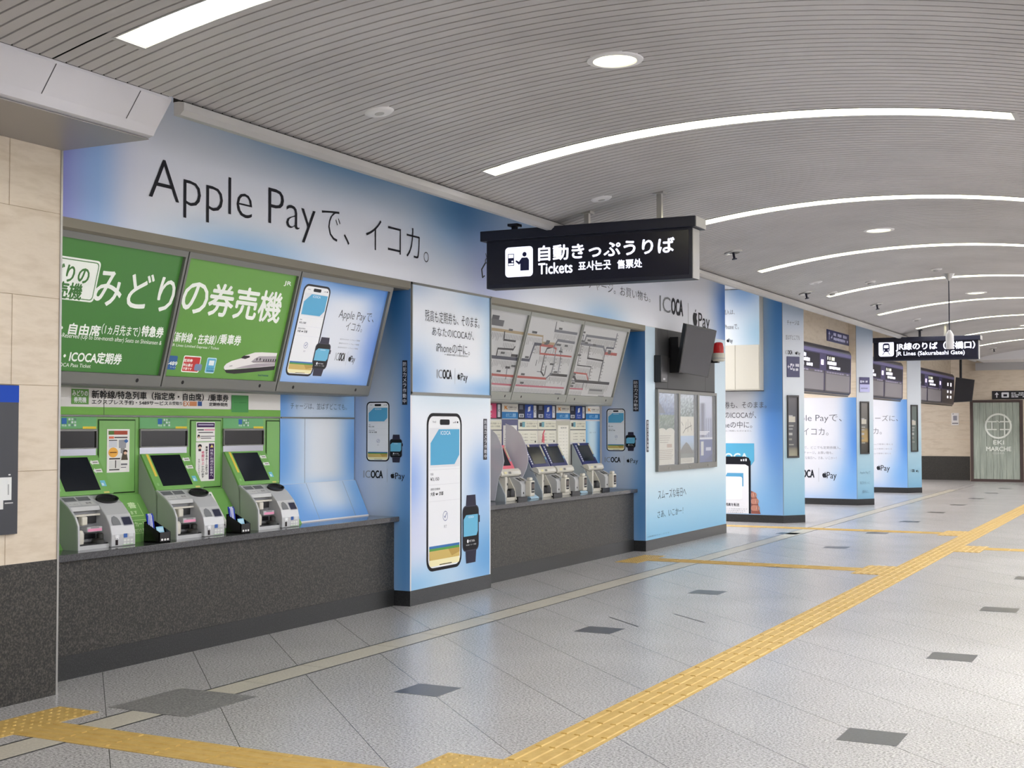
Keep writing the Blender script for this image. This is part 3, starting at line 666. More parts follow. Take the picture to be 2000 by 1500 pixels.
for k, (y0, y1, fn, l) in enumerate(((16.085, 16.9, p_land, 'left poster case on the pillar, landscape above a cream cloud shape'), (16.9, 17.69, p_temple, 'middle poster case on the pillar, old wooden building below brush lines'), (17.69, 18.5, p_blue, 'right poster case on the pillar, tall tower picture above a dark blue half'))):
    t = thing('poster_case', l, 'poster case', (.02, (y0+y1)/2, 1.0), 'poster cases on the pillar')
    b = B()
    for q in ((y0, y0+.035, 1.0, 2.07), (y1-.035, y1, 1.0, 2.07), (y0+.035, y1-.035, 1.0, 1.075), (y0+.035, y1-.035, 2.03, 2.07)): b.box(.003, .045, *q)
    b.build('frame', GREYF, t)
    B().box(.003, .008, y0+.03, y1-.03, 1.07, 2.035).build('back', DARKF, t)
    a = wallart(.008); fn(a, y0+.045, 1.08, y1-.11, 2.025); a.build('poster', INK, t)
    B().box(.034, .037, y0+.035, y1-.035, 1.075, 2.03).build('glass', GLASS, t)
    B().lathe((.045, (y0+y1)/2, 1.035), [(.014, 0), (.012, .006), (.001, .006)], 12, axis=(1, 0, 0)).build('lock', STEEL, t)
# fittings above the posters
t = thing('loudspeaker', 'slim black loudspeaker box on the grey panel left of the tilted screen', 'loudspeaker', (.05, 16.16, 2.16))
B().box(.002, .10, 16.05, 16.29, 2.16, 2.51).build('cabinet', BLACK, t, .006); a = wallart(.10); a.rect(16.12, 2.19, 16.2, 2.215, (190, 190, 190)); a.build('badge', INKM, t)
t = thing('television', 'blank grey screen mounted tilted on the poster pillar', 'screen', (.25, 17.2, 2.26))
q0 = [hit(px, py, (.26, 0, 0), Vector((1, 0, 0))) for px, py in ((1340, 632), (1400, 645), (1384, 738), (1326, 728))]
TL = Vector((.42, 16.2, 2.90)); N = Vector((.93, -.12, -.34)).normalized()
pts = [hit(px, py, TL, N) for px, py in ((1341, 633), (1400, 646), (1383, 738), (1326, 728))]
B().prism(pts, -N*.055).build('case', BLACK, t, .004)
ctr = sum(pts, Vector())/4
B().face([p.lerp(ctr, .045)+N*.002 for p in pts][::-1] if (pts[1]-pts[0]).cross(pts[3]-pts[0]).dot(N) < 0 else [p.lerp(ctr, .045)+N*.002 for p in pts]).build('panel', mat('tv_glass', (44, 42, 47), .14, spec=.5), t)
c2 = ctr-N*.055
B().tube([c2, (0.03, c2.y, c2.z)], .045, 12).box(.008, .03, c2.y-.14, c2.y+.14, c2.z-.1, c2.z+.16).build('bracket', BLACK, t)
B().box(.008, .13, 16.62, 17.05, 2.3, 2.78).build('mount_box', mat('box_dark', (34, 34, 36), .5), t, .005)
t = thing('warning_lamp', 'red warning beacon on a cream base at the right edge of the poster pillar', 'warning light', (.13, 18.33, 2.525))
c = hit(1404, 690, (0, 18.75, 0), Vector((0, 1, 0))); cx, cz = .13, 2.525
B().lathe((cx, 18.33, cz), [(.001, 0), (.076, 0), (.09, .015), (.09, .105), (.082, .12), (.001, .12)], 24).build('base', CREAM, t)
B().lathe((cx, 18.33, cz+.12), [(.076, 0), (.072, .09), (.06, .145), (.04, .158), (.001, .158)], 24).build('dome', RED, t)
B().lathe((cx, 18.33, cz+.045), [(.091, -.006), (.093, 0), (.091, .006)], 24).build('band', LPAINT, t); B().box(.002, cx, 18.29, 18.37, cz-.02, cz+.02).build('bracket', BLACK, t)

# ------------------------------------------------------------------ first bay: green ticket machines
XB = -.588
SGO = Vector((-.285, 0, 1.87)); SGV = Vector((.255, 0, .945))
def signart(base=.001): return Art(SGO, (0, 1, 0), SGV, base)
SL = SGV.length
SN = Vector((0, 1, 0)).cross(SGV.normalized())
def lightbox(name, label, y0, y1, draw, frame=GREYF, m=GLOW2, group='tilted lightbox panels over the green machines', fl=.075, gap=.006):
    t = thing(name, label, 'lightbox sign', (-.3, (y0+y1)/2, 1.87), group)
    a = signart(0); b = B(); P = lambda u, v, d: a.O+a.u*u+a.w*v+a.n*d
    def bar(u0, v0, u1, v1, d0=-.06, d1=.012): b.prism([P(u0, v0, d1), P(u1, v0, d1), P(u1, v1, d1), P(u0, v1, d1)], a.n*(d0-d1))
    y0 += gap; y1 -= gap
    bar(y0, 0, y1, fl); bar(y0, SL-.055, y1, SL); bar(y0, fl, y0+.02, SL-.055); bar(y1-.02, fl, y1, SL-.055)
    b.build('frame', frame, t)
    B().prism([P(y0+.015, .02, -.012), P(y1-.015, .02, -.012), P(y1-.015, SL-.02, -.012), P(y0+.015, SL-.02, -.012)], a.n*-.05).build('back', DARKF, t)
    c = signart(-.011); c.clip = (y0+.02, fl, y1-.02, SL-.055); draw(c, y0+.02, fl, y1-.02, SL-.055); c.build('print', m, t)
    for q in (y0+.16*(y1-y0), y1-.16*(y1-y0)):
        k = signart(.0125); k.disc(q, fl*.5, .014, (40, 40, 38), 1); k.build('latch', INKM, t)
    return t
WT = (246, 250, 240)
def g_left(a, u0, v0, u1, v1):
    a.gradient(u0, v0, u1, v1, blobs((70, 130, 56), [(.85, .1, .4, .5, (60, 120, 48), .5)]), 8, 8)
    r0, _ = a.uv(60, 590); r1, s0 = a.uv(184, 592); s1 = a.uv(184, 509)[1]
    a.rr(r0-.10, s0-.0, r1, s1, .03, WT, 1); a.rr(r0-.09, s0+.012, r1-.012, s1-.012, .025, (88, 130, 78), 2); a.rr(r0-.08, s0+.018, r1-.02, s1-.018, .022, WT, 3)
    a.tpx('みどりの', 74, 508, 543, 176, 540, (66, 118, 54), .025, 4); a.tpx('券売機', 82, 545, 578, 164, 560, (66, 118, 54), .03, 4)
    a.tpx('みどり', 189, 521, 595, 344, 570, WT, .012, 3)
    a.tpx('指定席・自由席', 40, 622, 645, 199, 640, WT, .03, 3); a.tpx('（1ヵ月先まで）', 201, 632, 653, 276, 645, WT, .01, 3); a.tpx('特急券', 279, 636, 657, 322, 645, WT, .035, 3)
    a.tpx('Reserved / Non-Reserved (Up to one-month after) Seats on Shinkansen &', 60, 645, 657, 318, 668, WT, .0, 3)
    a.tpx('回数券・ICOCA定期券', 66, 680, 703, 241, 695, WT, .03, 3); a.tpx('Coupon / ICOCA Pass Ticket', 70, 706, 716, 180, 712, WT, .0, 3)
def g_mid(a, u0, v0, u1, v1):
    a.gradient(u0, v0, u1, v1, blobs((104, 160, 68), [(.0, .2, .5, .6, (92, 150, 62), .6), (.2, .3, .5, .3, (96, 152, 58), .5)]), 8, 8)
    a.tpx('の', 359, 548, 610, 409, 580, WT, .012); a.tpx('券売機', 411, 552, 616, 554, 590, WT, .022)
    a.tpx('（新幹線・在来線）', 341, 648, 668, 425, 660, WT, .02); a.tpx('/乗車券', 428, 652, 672, 473, 664, WT, .03); a.tpx('JR Lines Limited Express / Ticket', 337, 671, 678, 430, 680, WT, 0)
    a.tpx('JR', 557, 549, 559, 571, 555, WT, .03)
    p = lambda x, y: a.uv(x, y)
    def card(x0, y0, x1, y1, col, bc): 
        q0 = p(x0, y1); q1 = p(x1, y0); a.rr(q0[0], q0[1], q1[0], q1[1], .012, bc, 1); a.rr(q0[0]+.008, q0[1]+.008, q1[0]-.008, q1[1]-.008, .008, col, 2)
    card(326, 696, 350, 722, (44, 94, 150), (44, 94, 150)); a.tpx('5489', 327, 706, 713, 348, 710, WT, .03, 3); a.tpx('サービス', 334, 716, 719, 345, 718, WT, 0, 3)
    card(355, 697, 396, 727, (198, 54, 52), WT); a.tpx('定期券', 361, 701, 707, 378, 706, WT, .03, 3); a.tpx('申込書は', 360, 710, 716, 378, 714, WT, .02, 3); a.tpx('不要です', 359, 718, 723, 376, 721, WT, .02, 3)
    q = p(386, 722); a.rr(q[0]-.03, q[1]-.01, q[0]+.05, q[1]+.04, .015, (120, 140, 170), 3)
    card(401, 700, 426, 729, (96, 176, 208), (190, 226, 236)); q0 = p(409, 714); q1 = p(421, 705); a.rect(q0[0], q0[1], q1[0], q1[1], (232, 240, 240), 3); a.tpx('インターネット', 405, 718, 721, 421, 720, (30, 70, 120), .01, 3); a.tpx('予約受取', 405, 723, 727, 420, 725, (30, 70, 120), .01, 3)
    F = lambda x, y: p(430+x*.07, 660+y*.07)
    body = [(130, 850), (160, 900), (1540, 800), (1575, 640), (1620, 430), (1200, 410), (1000, 415), (870, 455), (720, 500), (620, 575), (350, 650), (200, 730), (140, 800)]
    a.poly([F(x, y) for x, y in body], (238, 234, 230), 1); a.poly([F(x, y) for x, y in [(120, 860), (200, 985), (420, 1010), (700, 985), (1530, 900), (1560, 790), (900, 850), (300, 905), (160, 900)]], (34, 30, 34), 2)
    a.poly([F(x, y) for x, y in [(400, 870), (900, 840), (1550, 780), (1560, 700), (1050, 720), (650, 800)]], (176, 166, 172), 2)
    a.poly([F(x, y) for x, y in [(880, 680), (1575, 670), (1600, 520), (1120, 520), (1000, 580)]], (172, 164, 168), 2); a.poly([F(x, y) for x, y in [(930, 690), (1570, 690), (1575, 668), (920, 675)]], (70, 44, 52), 3)
    a.poly([F(x, y) for x, y in [(600, 570), (720, 595), (850, 550), (850, 510), (690, 500)]], (40, 30, 36), 3)
    for x in range(1220, 1580, 66): a.poly([F(x, 660), F(x+30, 660), F(x+42, 600), F(x+12, 600)], (20, 16, 20), 3)
    for x in (1030, 1120): a.poly([F(x, 640), F(x+28, 640), F(x+45, 570), F(x+17, 570)], (30, 24, 30), 3)
    a.poly([F(x, y) for x, y in [(270, 805), (360, 790), (370, 775), (290, 790)]], (90, 84, 80), 3)
    a.tpx('N700S', 506, 732, 735, 526, 733, (20, 70, 90), .02, 3)
def g_ad(a, u0, v0, u1, v1):
    a.gradient(u0, v0, u1, v1, blobs((226, 230, 238), [(0, .5, .22, .9, (122, 172, 236), .9), (1, .4, .2, .6, (96, 140, 220), .9), (.6, 1, .6, .12, (70, 130, 200), .9), (.6, 0, .6, .12, (110, 160, 230), .9), (0, 1, .3, .3, (100, 150, 220), .6), (1, 1, .2, .3, (60, 120, 200), .7)]))
    p = lambda x, y: a.uv(x, y)
    q0 = p(556, 733); q1 = p(643, 561); W = u1-u0
    a.phone(p(575, 655)[0]-.0, q0[1], p(625, 660)[0]+.02, q1[1]-.0)
    r0 = p(612, 736); a.watch(p(613, 700)[0], r0[1], p(645, 700)[0], p(628, 657)[1])
    K = (60, 62, 68); a.tpx('Apple Payで、', 664, 604, 626, 732, 624, K, -.01); a.tpx('イコカ。', 678, 629, 646, 710, 640, K, -.01)
    for k in range(3): a.tpx('あなたのスマートフォンで簡単', 666-k*2, 661+k*8, 664+k*8, 705-k*2, 666+k*8, (140, 142, 148), 0)
    l0 = p(654, 708); l1 = p(697, 695); a.logos(l0[0], l0[1]-.02, l1[0], l1[1]+.03)
lightbox('lightbox_sign', 'left green lightbox sign with a boxed logo and large white lettering', 5.6, 7.11, g_left)
lightbox('lightbox_sign', 'middle green lightbox sign with a white bullet train in its corner', 7.11, 8.42, g_mid)
lightbox('lightbox_sign', 'right lightbox with a tilted phone and watch on pale blue', 8.42, 9.75, g_ad)
struct(B().prism([(-.025, 9.752, 2.83), (-.29, 9.752, 1.86), (-.38, 9.752, 1.86), (-.38, 9.752, 2.83)], (0, .03, 0)).build('trim_6', GREYF))
struct(B().xprof([(-.59, 1.852), (-.30, 1.852), (-.29, 1.862), (-.29, 1.868), (-.59, 1.868)], 5.6, 9.78).build('trim_7', GREYF))
# bay side and back
struct(B().box(-.9, -.63, 5.2, 9.99, 0, 3).build('wall_bay', WPAINT)); struct(B().box(-.9, -.63, 11.55, 15.72, 0, 3).build('wall_bay', WPAINT))
struct(B().box(-.9, -.02, 5.13, 5.19, 0, 3).build('wall_bay', GREEN))
def counter(label, y0, y1):
    t = thing('counter', label, 'counter', (-.35, (y0+y1)/2, 0))
    B().box(-.60, -.105, y0, y1, .745, .79).build('worktop', SLAB, t, .004)
    B().box(-.60, -.16, y0, y1, .15, .745).build('front', GRAN, t); B().box(-.60, -.157, y0, y1, 0, .15).build('plinth', GRAN2, t); return t
C1 = counter('long dark granite counter under the green ticket machines', 5.25, 10.0)
C2 = counter('dark granite counter under the blue ticket machines', 11.54, 15.735)
# header board and green front
t = thing('header_board', 'white header board with black ticket lettering above the green machines', 'sign board', (XB, 7.2, 1.66))
B().box(-.6, XB+.002, 5.25, 8.90, 1.668, 1.858).build('board', mat('board_white', (236, 232, 224), .4), t)
a = wallart(XB+.002)
a.rect(5.25, 1.668, 8.9, 1.722, (126, 184, 84)); a.rect(6.885, 1.668, 6.889, 1.86, (90, 90, 80), 3)
a.rect(a.uv(139, 790)[0], a.uv(139, 789)[1], a.uv(173, 770)[0], a.uv(139, 759)[1], (112, 168, 84)); a.tpx('みどりの', 141, 762, 773, 171, 768, (240, 244, 236), .03); a.tpx('券売機', 144, 775, 786, 168, 780, (240, 244, 236), .03)
K = (32, 32, 32)
a.tpx('新幹線/特急列車（指定席・自由席）/乗車券', 179, 762, 778, 446, 775, K, .022); a.tpx('エクスプレス予約・5489サービス', 179, 780, 789, 328, 787, K, .012); a.tpx('お受取り', 330, 784, 791, 355, 788, K, .01)
a.tpx('EX', 358, 784, 793, 369, 788, (214, 138, 92), .02); a.rect(a.uv(370, 790)[0], a.uv(370, 793)[1], a.uv(384, 790)[0], a.uv(370, 784)[1], (226, 152, 104)); a.rect(a.uv(386, 790)[0], a.uv(386, 793)[1], a.uv(394, 790)[0], a.uv(386, 784)[1], (60, 92, 150))
a.tpx('定期券発売', 408, 786, 793, 444, 790, K, .02)
a.build('print', INKM, t)
a = wallart(XB+.004); a.rect(a.uv(452, 770)[0], 1.70, a.uv(485, 770)[0], 1.835, (84, 158, 88)); q = a.uv(456, 786); a.tpx('ただいま発売中', 456, 785, 787, 480, 786, (30, 90, 40), 0); tag(a.build('green_card', INKM), 'plain green card stuck over the white header board', 'card')
t = thing('machine_surround', 'green panelling around the ticket machines with sloping ledge', 'panelling', (XB, 7.2, .79))
B().box(-.6, XB-.004, 5.25, 8.90, .79, 1.655).build('panel', GREEN, t)
B().box(-.6, XB+.012, 5.25, 8.895, 1.656, 1.667).build('head_rail', GREYF, t)
SLP = [(XB+.014, .79), (-.36, .79), (-.365, .80), (-.572, 1.105), (XB+.014, 1.105)]
def lart(base=.0012): return Art((-.365, 0, .80), (0, 1, 0), (-.21, 0, .305), base)
for y0, y1 in ((6.845, 7.195), (7.795, 8.14), (8.72, 8.89)):
    B().box(XB-.004, XB+.004, y0, y1, 1.125, 1.63).build('door', GREEN, t, .003)
    a = wallart(XB-.003); 
    for q in ((y0-.008, 1.117, y1+.008, 1.125), (y0-.008, 1.63, y1+.008, 1.638), (y0-.008, 1.117, y0, 1.638), (y1, 1.117, y1+.008, 1.638)): a.rect(*q, (40, 66, 28))
    a.build('door_gap', INKM, t)
SURR = t
LED = []
for y0, y1, l in ((5.3, 6.305, 'sloping green ledge left of the leftmost green machine'), (6.825, 7.235, 'sloping green ledge with white lettering between the left and middle green machines'), (7.755, 8.16, 'sloping green ledge between the middle and right green machines'), (8.68, 8.90, 'short sloping green ledge right of the right green machine')):
    t = thing('ledge', l, 'ledge', (-.47, (y0+y1)/2, .79)); B().xprof(SLP, y0, y1).build('slope', GREEN, t); LED.append(t)
a = lart()
for u0, v0, u1, v1 in ((6.84, .19, 7.17, .32), (6.84, .05, 7.17, .16), ):
    for q in ((u0, v0, u1, v0+.005), (u0, v1-.005, u1, v1), (u0, v0, u0+.005, v1), (u1-.005, v0, u1, v1)): a.rect(*q, (196, 230, 160))
for q, (u0, v0, u1, v1) in (('領 収 書', (6.84, .255, 7.14, .305)), ('発行いたします', (6.86, .205, 7.12, .235)), ('クレジットカード', (6.84, .105, 7.15, .145)), ('ご利用いただけます', (6.84, .06, 7.15, .09))): a.text(q, u0, v0, u1, v1, (222, 244, 196), .015)
a.build('lettering', INKM, LED[1]); t = SURR
# backdrop picture panel at the right end of the bay
t = thing('backdrop_panel', 'pale blue backdrop panel at the right end of the green machine bay', 'panel', (XB, 9.45, .79))
BD = blobs((234, 238, 242), [(0, .5, .28, 1.2, (98, 160, 232), 1), (1, .5, .2, 1.2, (112, 170, 232), 1), (.5, 0, 1, .1, (150, 196, 240), .5)])
a = wallart(XB); a.gradient(8.9, 1.105, 10.0, 1.655, BD, 30, 10); a.gradient(8.9, 1.668, 10.0, 1.858, blobs((206, 220, 236), [(0, .5, .2, 2, (98, 160, 232), 1), (1, .5, .3, 2, (120, 176, 232), .8)]), 30, 4); a.rect(9.245, 1.105, 9.25, 1.655, (110, 116, 124))
a.build('back_print', INK, t); B().box(-.6, XB+.012, 8.905, 9.99, 1.656, 1.667).build('rail', GREYF, t)
B().xprof([(XB-.004, .79), (-.424, .79), (-.43, .80), (-.575, 1.105), (XB-.004, 1.105)], 8.905, 10.0).build('foot', WPAINT, t)
a = Art((-.43, 0, .80), (0, 1, 0), (-.145, 0, .305), .001); a.gradient(8.905, 0, 10.0, .336, blobs((234, 238, 242), [(0, .5, .35, 1.2, (98, 160, 232), 1), (1, .5, .25, 1.2, (120, 176, 232), 1), (.5, 0, 1.2, .35, (96, 158, 232), .8)]), 30, 8); a.rect(9.245, 0, 9.25, .336, (140, 150, 160)); a.rect(9.79, 0, 9.795, .336, (140, 150, 160)); a.build('foot_print', INK, t)
a = wallart(XB+.001); a.tpx('チャージは、並ばずどこでも。', 567, 786, 799, 677, 793, (96, 112, 128), -.008); a.build('lettering', INKM, t)

def green_machine(y0, label):
    y1 = y0+.51; t = thing('ticket_machine', label, 'ticket machine', (-.42, (y0+y1)/2, .79), 'green ticket machines')
    bz = lambda base: Art((-.43, 0, 1.128), (0, 1, 0), (-.15, 0, .257), base)
    B().xprof([(XB, .79), (XB, 1.386), (-.582, 1.386), (-.434, 1.126), (-.41, 1.1), (-.41, .79)], y0, y1).build('housing', GRGRAY, t)
    # header, display and mirror
    a = wallart(XB+.001); a.rect(y0, 1.572, y1, 1.655, (112, 178, 118)); h = B().box(XB-.003, XB+.001, y0, y1, 1.572, 1.655).build('header_plate', GREEN, t)
    c = wallart(XB+.0015); c.rect(y0+.003, 1.575, y1-.003, 1.652, (116, 180, 120)); u = y0+.19
    c.rect(u, 1.605, u+.045, 1.645, (58, 112, 180), 2); c.text('現金', u, 1.588, u+.045, 1.602, (220, 230, 226), .01, 2)
    for i in range(3):
        for j_ in range(3): c.rect(u+.06+.026*i, 1.59+.02*j_, u+.078+.026*i, 1.604+.02*j_, [(190, 214, 200), (110, 140, 130), (214, 226, 220)][(i+j_) % 3], 2)
    c.rect(y1-.13, 1.572, y1-.005, 1.588, (232, 206, 70), 2); c.build('header_print', INKM, h)
    b = B()
    for q in ((y0, y1, 1.556, 1.57), (y0, y1, 1.435, 1.443), (y0, y0+.008, 1.44, 1.56), (y1-.008, y1, 1.44, 1.56)): b.box(XB, XB+.014, *q)
    b.build('display_frame', GREYF, t); B().box(XB, XB+.004, y0+.008, y1-.008, 1.443, 1.556).build('display', GLASSBK, t)
    B().box(XB, XB+.003, y0+.004, y1-.004, 1.388, 1.435).build('mirror_strip', MIRROR, t)
    # bezel and screen
    a = bz(0); H = .297; P = lambda u, v, d: a.O+a.u*u+a.w*v+a.n*d
    B().prism([P(y0+.002, .0, .012), P(y1-.002, .0, .012), P(y1-.002, H, .012), P(y0+.002, H, .012)], a.n*-.016).build('bezel', GREEN, t, .002)
    B().prism([P(y0+.085, .03, .0145), P(y0+.40, .03, .0145), P(y0+.40, H-.015, .0145), P(y0+.085, H-.015, .0145)], a.n*-.004).build('screen', SCREEN, t)
    bz(.0125).rect(y0+.045, .11, y0+.07, H-.005, (234, 206, 84)).build('yellow_strip', INKM, t)
    bz(.0125).disc(y0+.04, .045, .012, (150, 200, 130)).build('round_mark', INKM, t)
    bz(.0125).rect(y1-.085, .055, y1-.04, .1, (120, 196, 220)).rect(y1-.08, .06, y1-.06, .08, (220, 240, 246), 2).build('blue_sticker', INKM, t)
    bz(.0125).rect(y1-.09, .002, y1-.04, .016, (214, 206, 120)).build('small_label', INKM, t)
    for vv, fl in ((.24, 1), (.175, 1)):
        c = bz(.0125); c.poly([(y1-.105, vv), (y1-.085, vv+.022), (y1-.085, vv+.012), (y1-.025, vv+.016), (y1-.025, vv-.014), (y1-.085, vv-.012), (y1-.085, vv-.022)][::-1], (236, 236, 230), 2); c.rect(y1-.08, vv-.003, y1-.035, vv+.004, (130, 120, 120), 3); c.build('arrow_sticker', INKM, t)
    # silver cash module
    pf = [(-.41, .79), (-.43, 1.128), (-.33, 1.06), (-.27, .995), (-.25, .945), (-.245, .79)]
    ym = y0+.285
    b = B().xprof(pf, y0, y0+.016); b.build('side_cheek', GRGRAY, t)
    b = B().xprof([(-.27, .995), (-.262, 1.0), (-.238, .945), (-.233, .79), (-.245, .79), (-.25, .945)], y0, y0+.016)
    b.xprof([(-.43, 1.128), (-.424, 1.136), (-.325, 1.068), (-.262, 1.0), (-.27, .995), (-.33, 1.06)], y0, y0+.016); b.build('edge_trim', SILVER, t)
    B().xprof([(-.41, .80), (-.425, 1.11), (-.365, 1.06), (-.345, .80)], y0+.016, ym).build('inner_panel', SILV2, t)
    m_ = B().xprof([(-.41, .79), (-.43, 1.128), (-.34, 1.07), (-.275, 1.0), (-.235, .93), (-.222, .87), (-.222, .79)], ym, y1); m_ = m_.build('service_block', SILVER, t, .006)
    B().xprof([(-.245, .79), (-.245, .815), (-.39, .815), (-.39, .79)], y0+.016, ym).build('tray', SILVER, t); B().xprof([(-.25, .815), (-.25, .823), (-.385, .83), (-.385, .815)], y0+.02, ym-.004).build('coin_tray', BLACK, t)
    b = B().xprof([(-.425, 1.112), (-.428, 1.128), (-.335, 1.062), (-.325, 1.035), (-.345, 1.03), (-.36, 1.06)], y0+.016, ym); b.build('top_lip', SILVER, t)
    c = Art((-.335, 0, 1.062), (0, 1, 0), (-.093, 0, .066), .0012)
    c.rect(y0+.03, .06, y0+.135, .1, (110, 112, 114)); c.rect(y0+.15, .06, y0+.26, .1, (110, 112, 114)); c.rect(y0+.03, .012, y0+.135, .05, (214, 214, 212)); c.rect(y0+.15, .012, y0+.26, .05, (206, 206, 204)); c.text('カード投入口', y0+.045, .025, y0+.12, .036, (90, 90, 92), 0); c.text('紙幣', y0+.19, .022, y0+.24, .042, (90, 90, 92), 0)
    c.build('slot_labels', INKM, t)
    # devices in the recess
    b = B().box(-.35, -.32, y0+.02, ym-.005, 1.0, 1.012); b.build('yellow_lip', CREAM, t)
    for q in ((-.352, -.33, y0+.03, y0+.1, .945, .995), (-.352, -.33, y0+.16, ym-.03, .95, 1.0), (-.352, -.335, y0+.13, ym-.03, .85, .88), (-.352, -.32, y0+.035, y0+.06, .85, .89)): B().box(*q).build('slot', BLACK, t)
    b = B().box(-.35, -.295, y0+.095, y0+.145, .94, 1.0); b.lathe((-.305, y0+.055, .825), [(.045, 0), (.048, .02), (.048, .07), (.035, .09), (.001, .09)], 18); b.build('note_feeder', CREAM, t, .008)
    b = B().box(-.35, -.285, y0+.13, ym-.02, .895, .93); b.build('note_guide', SILVER, t, .004)
    c = wallart(-.285, .001); c.rect(y0+.135, .9, ym-.025, .918, (240, 160, 190)); c.rect(y0+.16, .92, ym-.05, .928, (150, 150, 150)); c.build('pink_label', INKM, t)
    b = B().lathe((-.27, y0+.21, .823), [(.04, 0), (.04, .02), (.03, .028), (.001, .028)], 16).lathe((-.29, y0+.25, .823), [(.022, 0), (.022, .055), (.015, .062), (.001, .062)], 14); b.build('coin_cups', mat('dark_olive', (44, 44, 40), .4), t)
    # service block details
    cc = Vector((-.378, (ym+y1)/2, 1.0945)); ax = Vector((.058, 0, .09)).normalized(); b = B(); pr = []
    for r, h in ((.001, .003), (.046, .003), (.049, .016), (.056, .016), (.056, -.01)):
        pr.append([cc+ax*h+Vector((0, 1.75, 0))*r*math.cos(2*math.pi*q/24)+Vector((-.09, 0, .058)).normalized()*.8*r*math.sin(2*math.pi*q/24) for q in range(24)])
    b.grid(pr, None, True, True); b.build('cup', BLACK, t)
    d = Art((-.235, 0, .93), (0, 1, 0), (-.04, 0, .07), .0015)
    d.poly([(ym+.025, -.0), (ym+.1, -.0), (ym+.1, .03), (ym+.09, .055), (ym+.065, .07), (ym+.04, .06), (ym+.025, .03)], (126, 128, 130)); d.rr(ym+.125, -.002, y1-.02, .055, .006, (44, 46, 66), 1); d.rr(ym+.12, -.008, y1-.012, .062, .008, (160, 162, 168), 0); d.build('window_print', INKM, t)
    d = wallart(-.222, .001); d.rect(ym+.03, .85, ym+.07, .868, (238, 240, 240)); d.text('A', ym+.035, .84, ym+.065, .868, (250, 250, 250), .04); d.rect(ym+.035, .80, ym+.058, .835, (36, 26, 28)); d.rect(ym+.11, .845, ym+.145, .872, (62, 100, 168))
    for q in range(6): d.rect(ym+.11+.032*(q % 3), .80+.02*(q//3), ym+.134+.032*(q % 3), .814+.02*(q//3), (226, 228, 222))
    d.rect(ym+.16, .85, ym+.2, .87, (220, 222, 222)); d.rect(ym+.1, .797, ym+.2, .8, (150, 200, 130)); d.build('key_labels', INKM, t)
    return t
g1 = green_machine(6.31, 'leftmost green ticket machine, half hidden by the stone wall edge')
dup(g1, (-.42, 7.495, .79), 'middle green ticket machine, between the two black leaflet holders')
g3 = dup(g1, (-.42, 8.42, .79), 'right green ticket machine beside the pale blue backdrop')
# notices
def notice(label, art, q, draw, grp=None):
    art.rect(*q, (240, 238, 232), 0); draw(art, *q); return tag(art.build('notice', INKM), label, 'notice', grp)
def n1(a, y0, z0, y1, z1):
    W, H = y1-y0, z1-z0; R = lambda p, q, r, s, c, l=1: a.rect(y0+p*W, z0+q*H, y0+r*W, z0+s*H, c, l)
    R(.06, .87, .9, .96, (172, 80, 60)); R(.06, .87, .3, .96, (90, 120, 60), 2); R(.08, .78, .3, .83, (230, 120, 90)); R(.32, .79, .9, .82, (90, 80, 80)); R(.08, .58, .44, .75, (214, 216, 222)); R(.08, .73, .44, .75, (60, 60, 60), 2); R(.52, .56, .84, .75, (160, 160, 166))
    a.disc(y0+.27*W, z0+.46*H, .21*W, (240, 178, 80), 2, .115*H); R(.12, .45, .42, .47, (120, 70, 30), 3); R(.6, .44, .78, .56, (150, 150, 150), 2); a.disc(y0+.8*W, z0+.48*H, .1*W, (60, 40, 30), 3, .04*H); a.poly([(y0+.62*W, z0+.28*H), (y0+.92*W, z0+.28*H), (y0+.86*W, z0+.46*H), (y0+.7*W, z0+.46*H)], (84, 74, 58), 3); a.disc(y0+.8*W, z0+.44*H, .07*W, (228, 190, 160), 4, .035*H)
    R(.1, .3, .58, .33, (50, 46, 46)); R(.1, .08, .6, .28, (226, 224, 220)); R(.36, .1, .4, .28, (50, 46, 46), 2); R(.1, .05, .55, .075, (50, 46, 46)); R(.62, .16, .9, .2, (120, 120, 124)); R(.62, .1, .85, .12, (120, 120, 124))
    a.poly([(y0+.74*W, z0+.72*H), (y0+.84*W, z0+.67*H), (y0+.94*W, z0+.72*H), (y0+.84*W, z0+.77*H)], (70, 110, 170), 3)
notice('tall paper notice with red header on the left green door', wallart(XB+.005), (6.917, 1.266, 7.138, 1.57), n1)
def n2(a, y0, z0, y1, z1):
    W, H = y1-y0, z1-z0; R = lambda p, q, r, s, c, l=1: a.rect(y0+p*W, z0+q*H, y0+r*W, z0+s*H, c, l)
    R(.04, .72, .98, .95, (62, 30, 82)); R(.1, .82, .92, .88, (200, 190, 214), 2); R(.06, .56, .4, .62, (70, 66, 70)); R(.42, .55, .98, .63, (230, 160, 180)); R(.12, .43, .9, .48, (90, 86, 90)); a.disc(y0+.13*W, z0+.25*H, .07*W, (40, 34, 34), 2, .1*H); a.disc(y0+.13*W, z0+.2*H, .045*W, (230, 200, 176), 3, .06*H)
    R(.24, .24, .98, .28, (100, 96, 100)); R(.24, .14, .8, .18, (100, 96, 100))
notice('small paper notice with purple band at the top of the middle green door', wallart(XB+.005), (7.848, 1.474, 8.066, 1.623), n2)
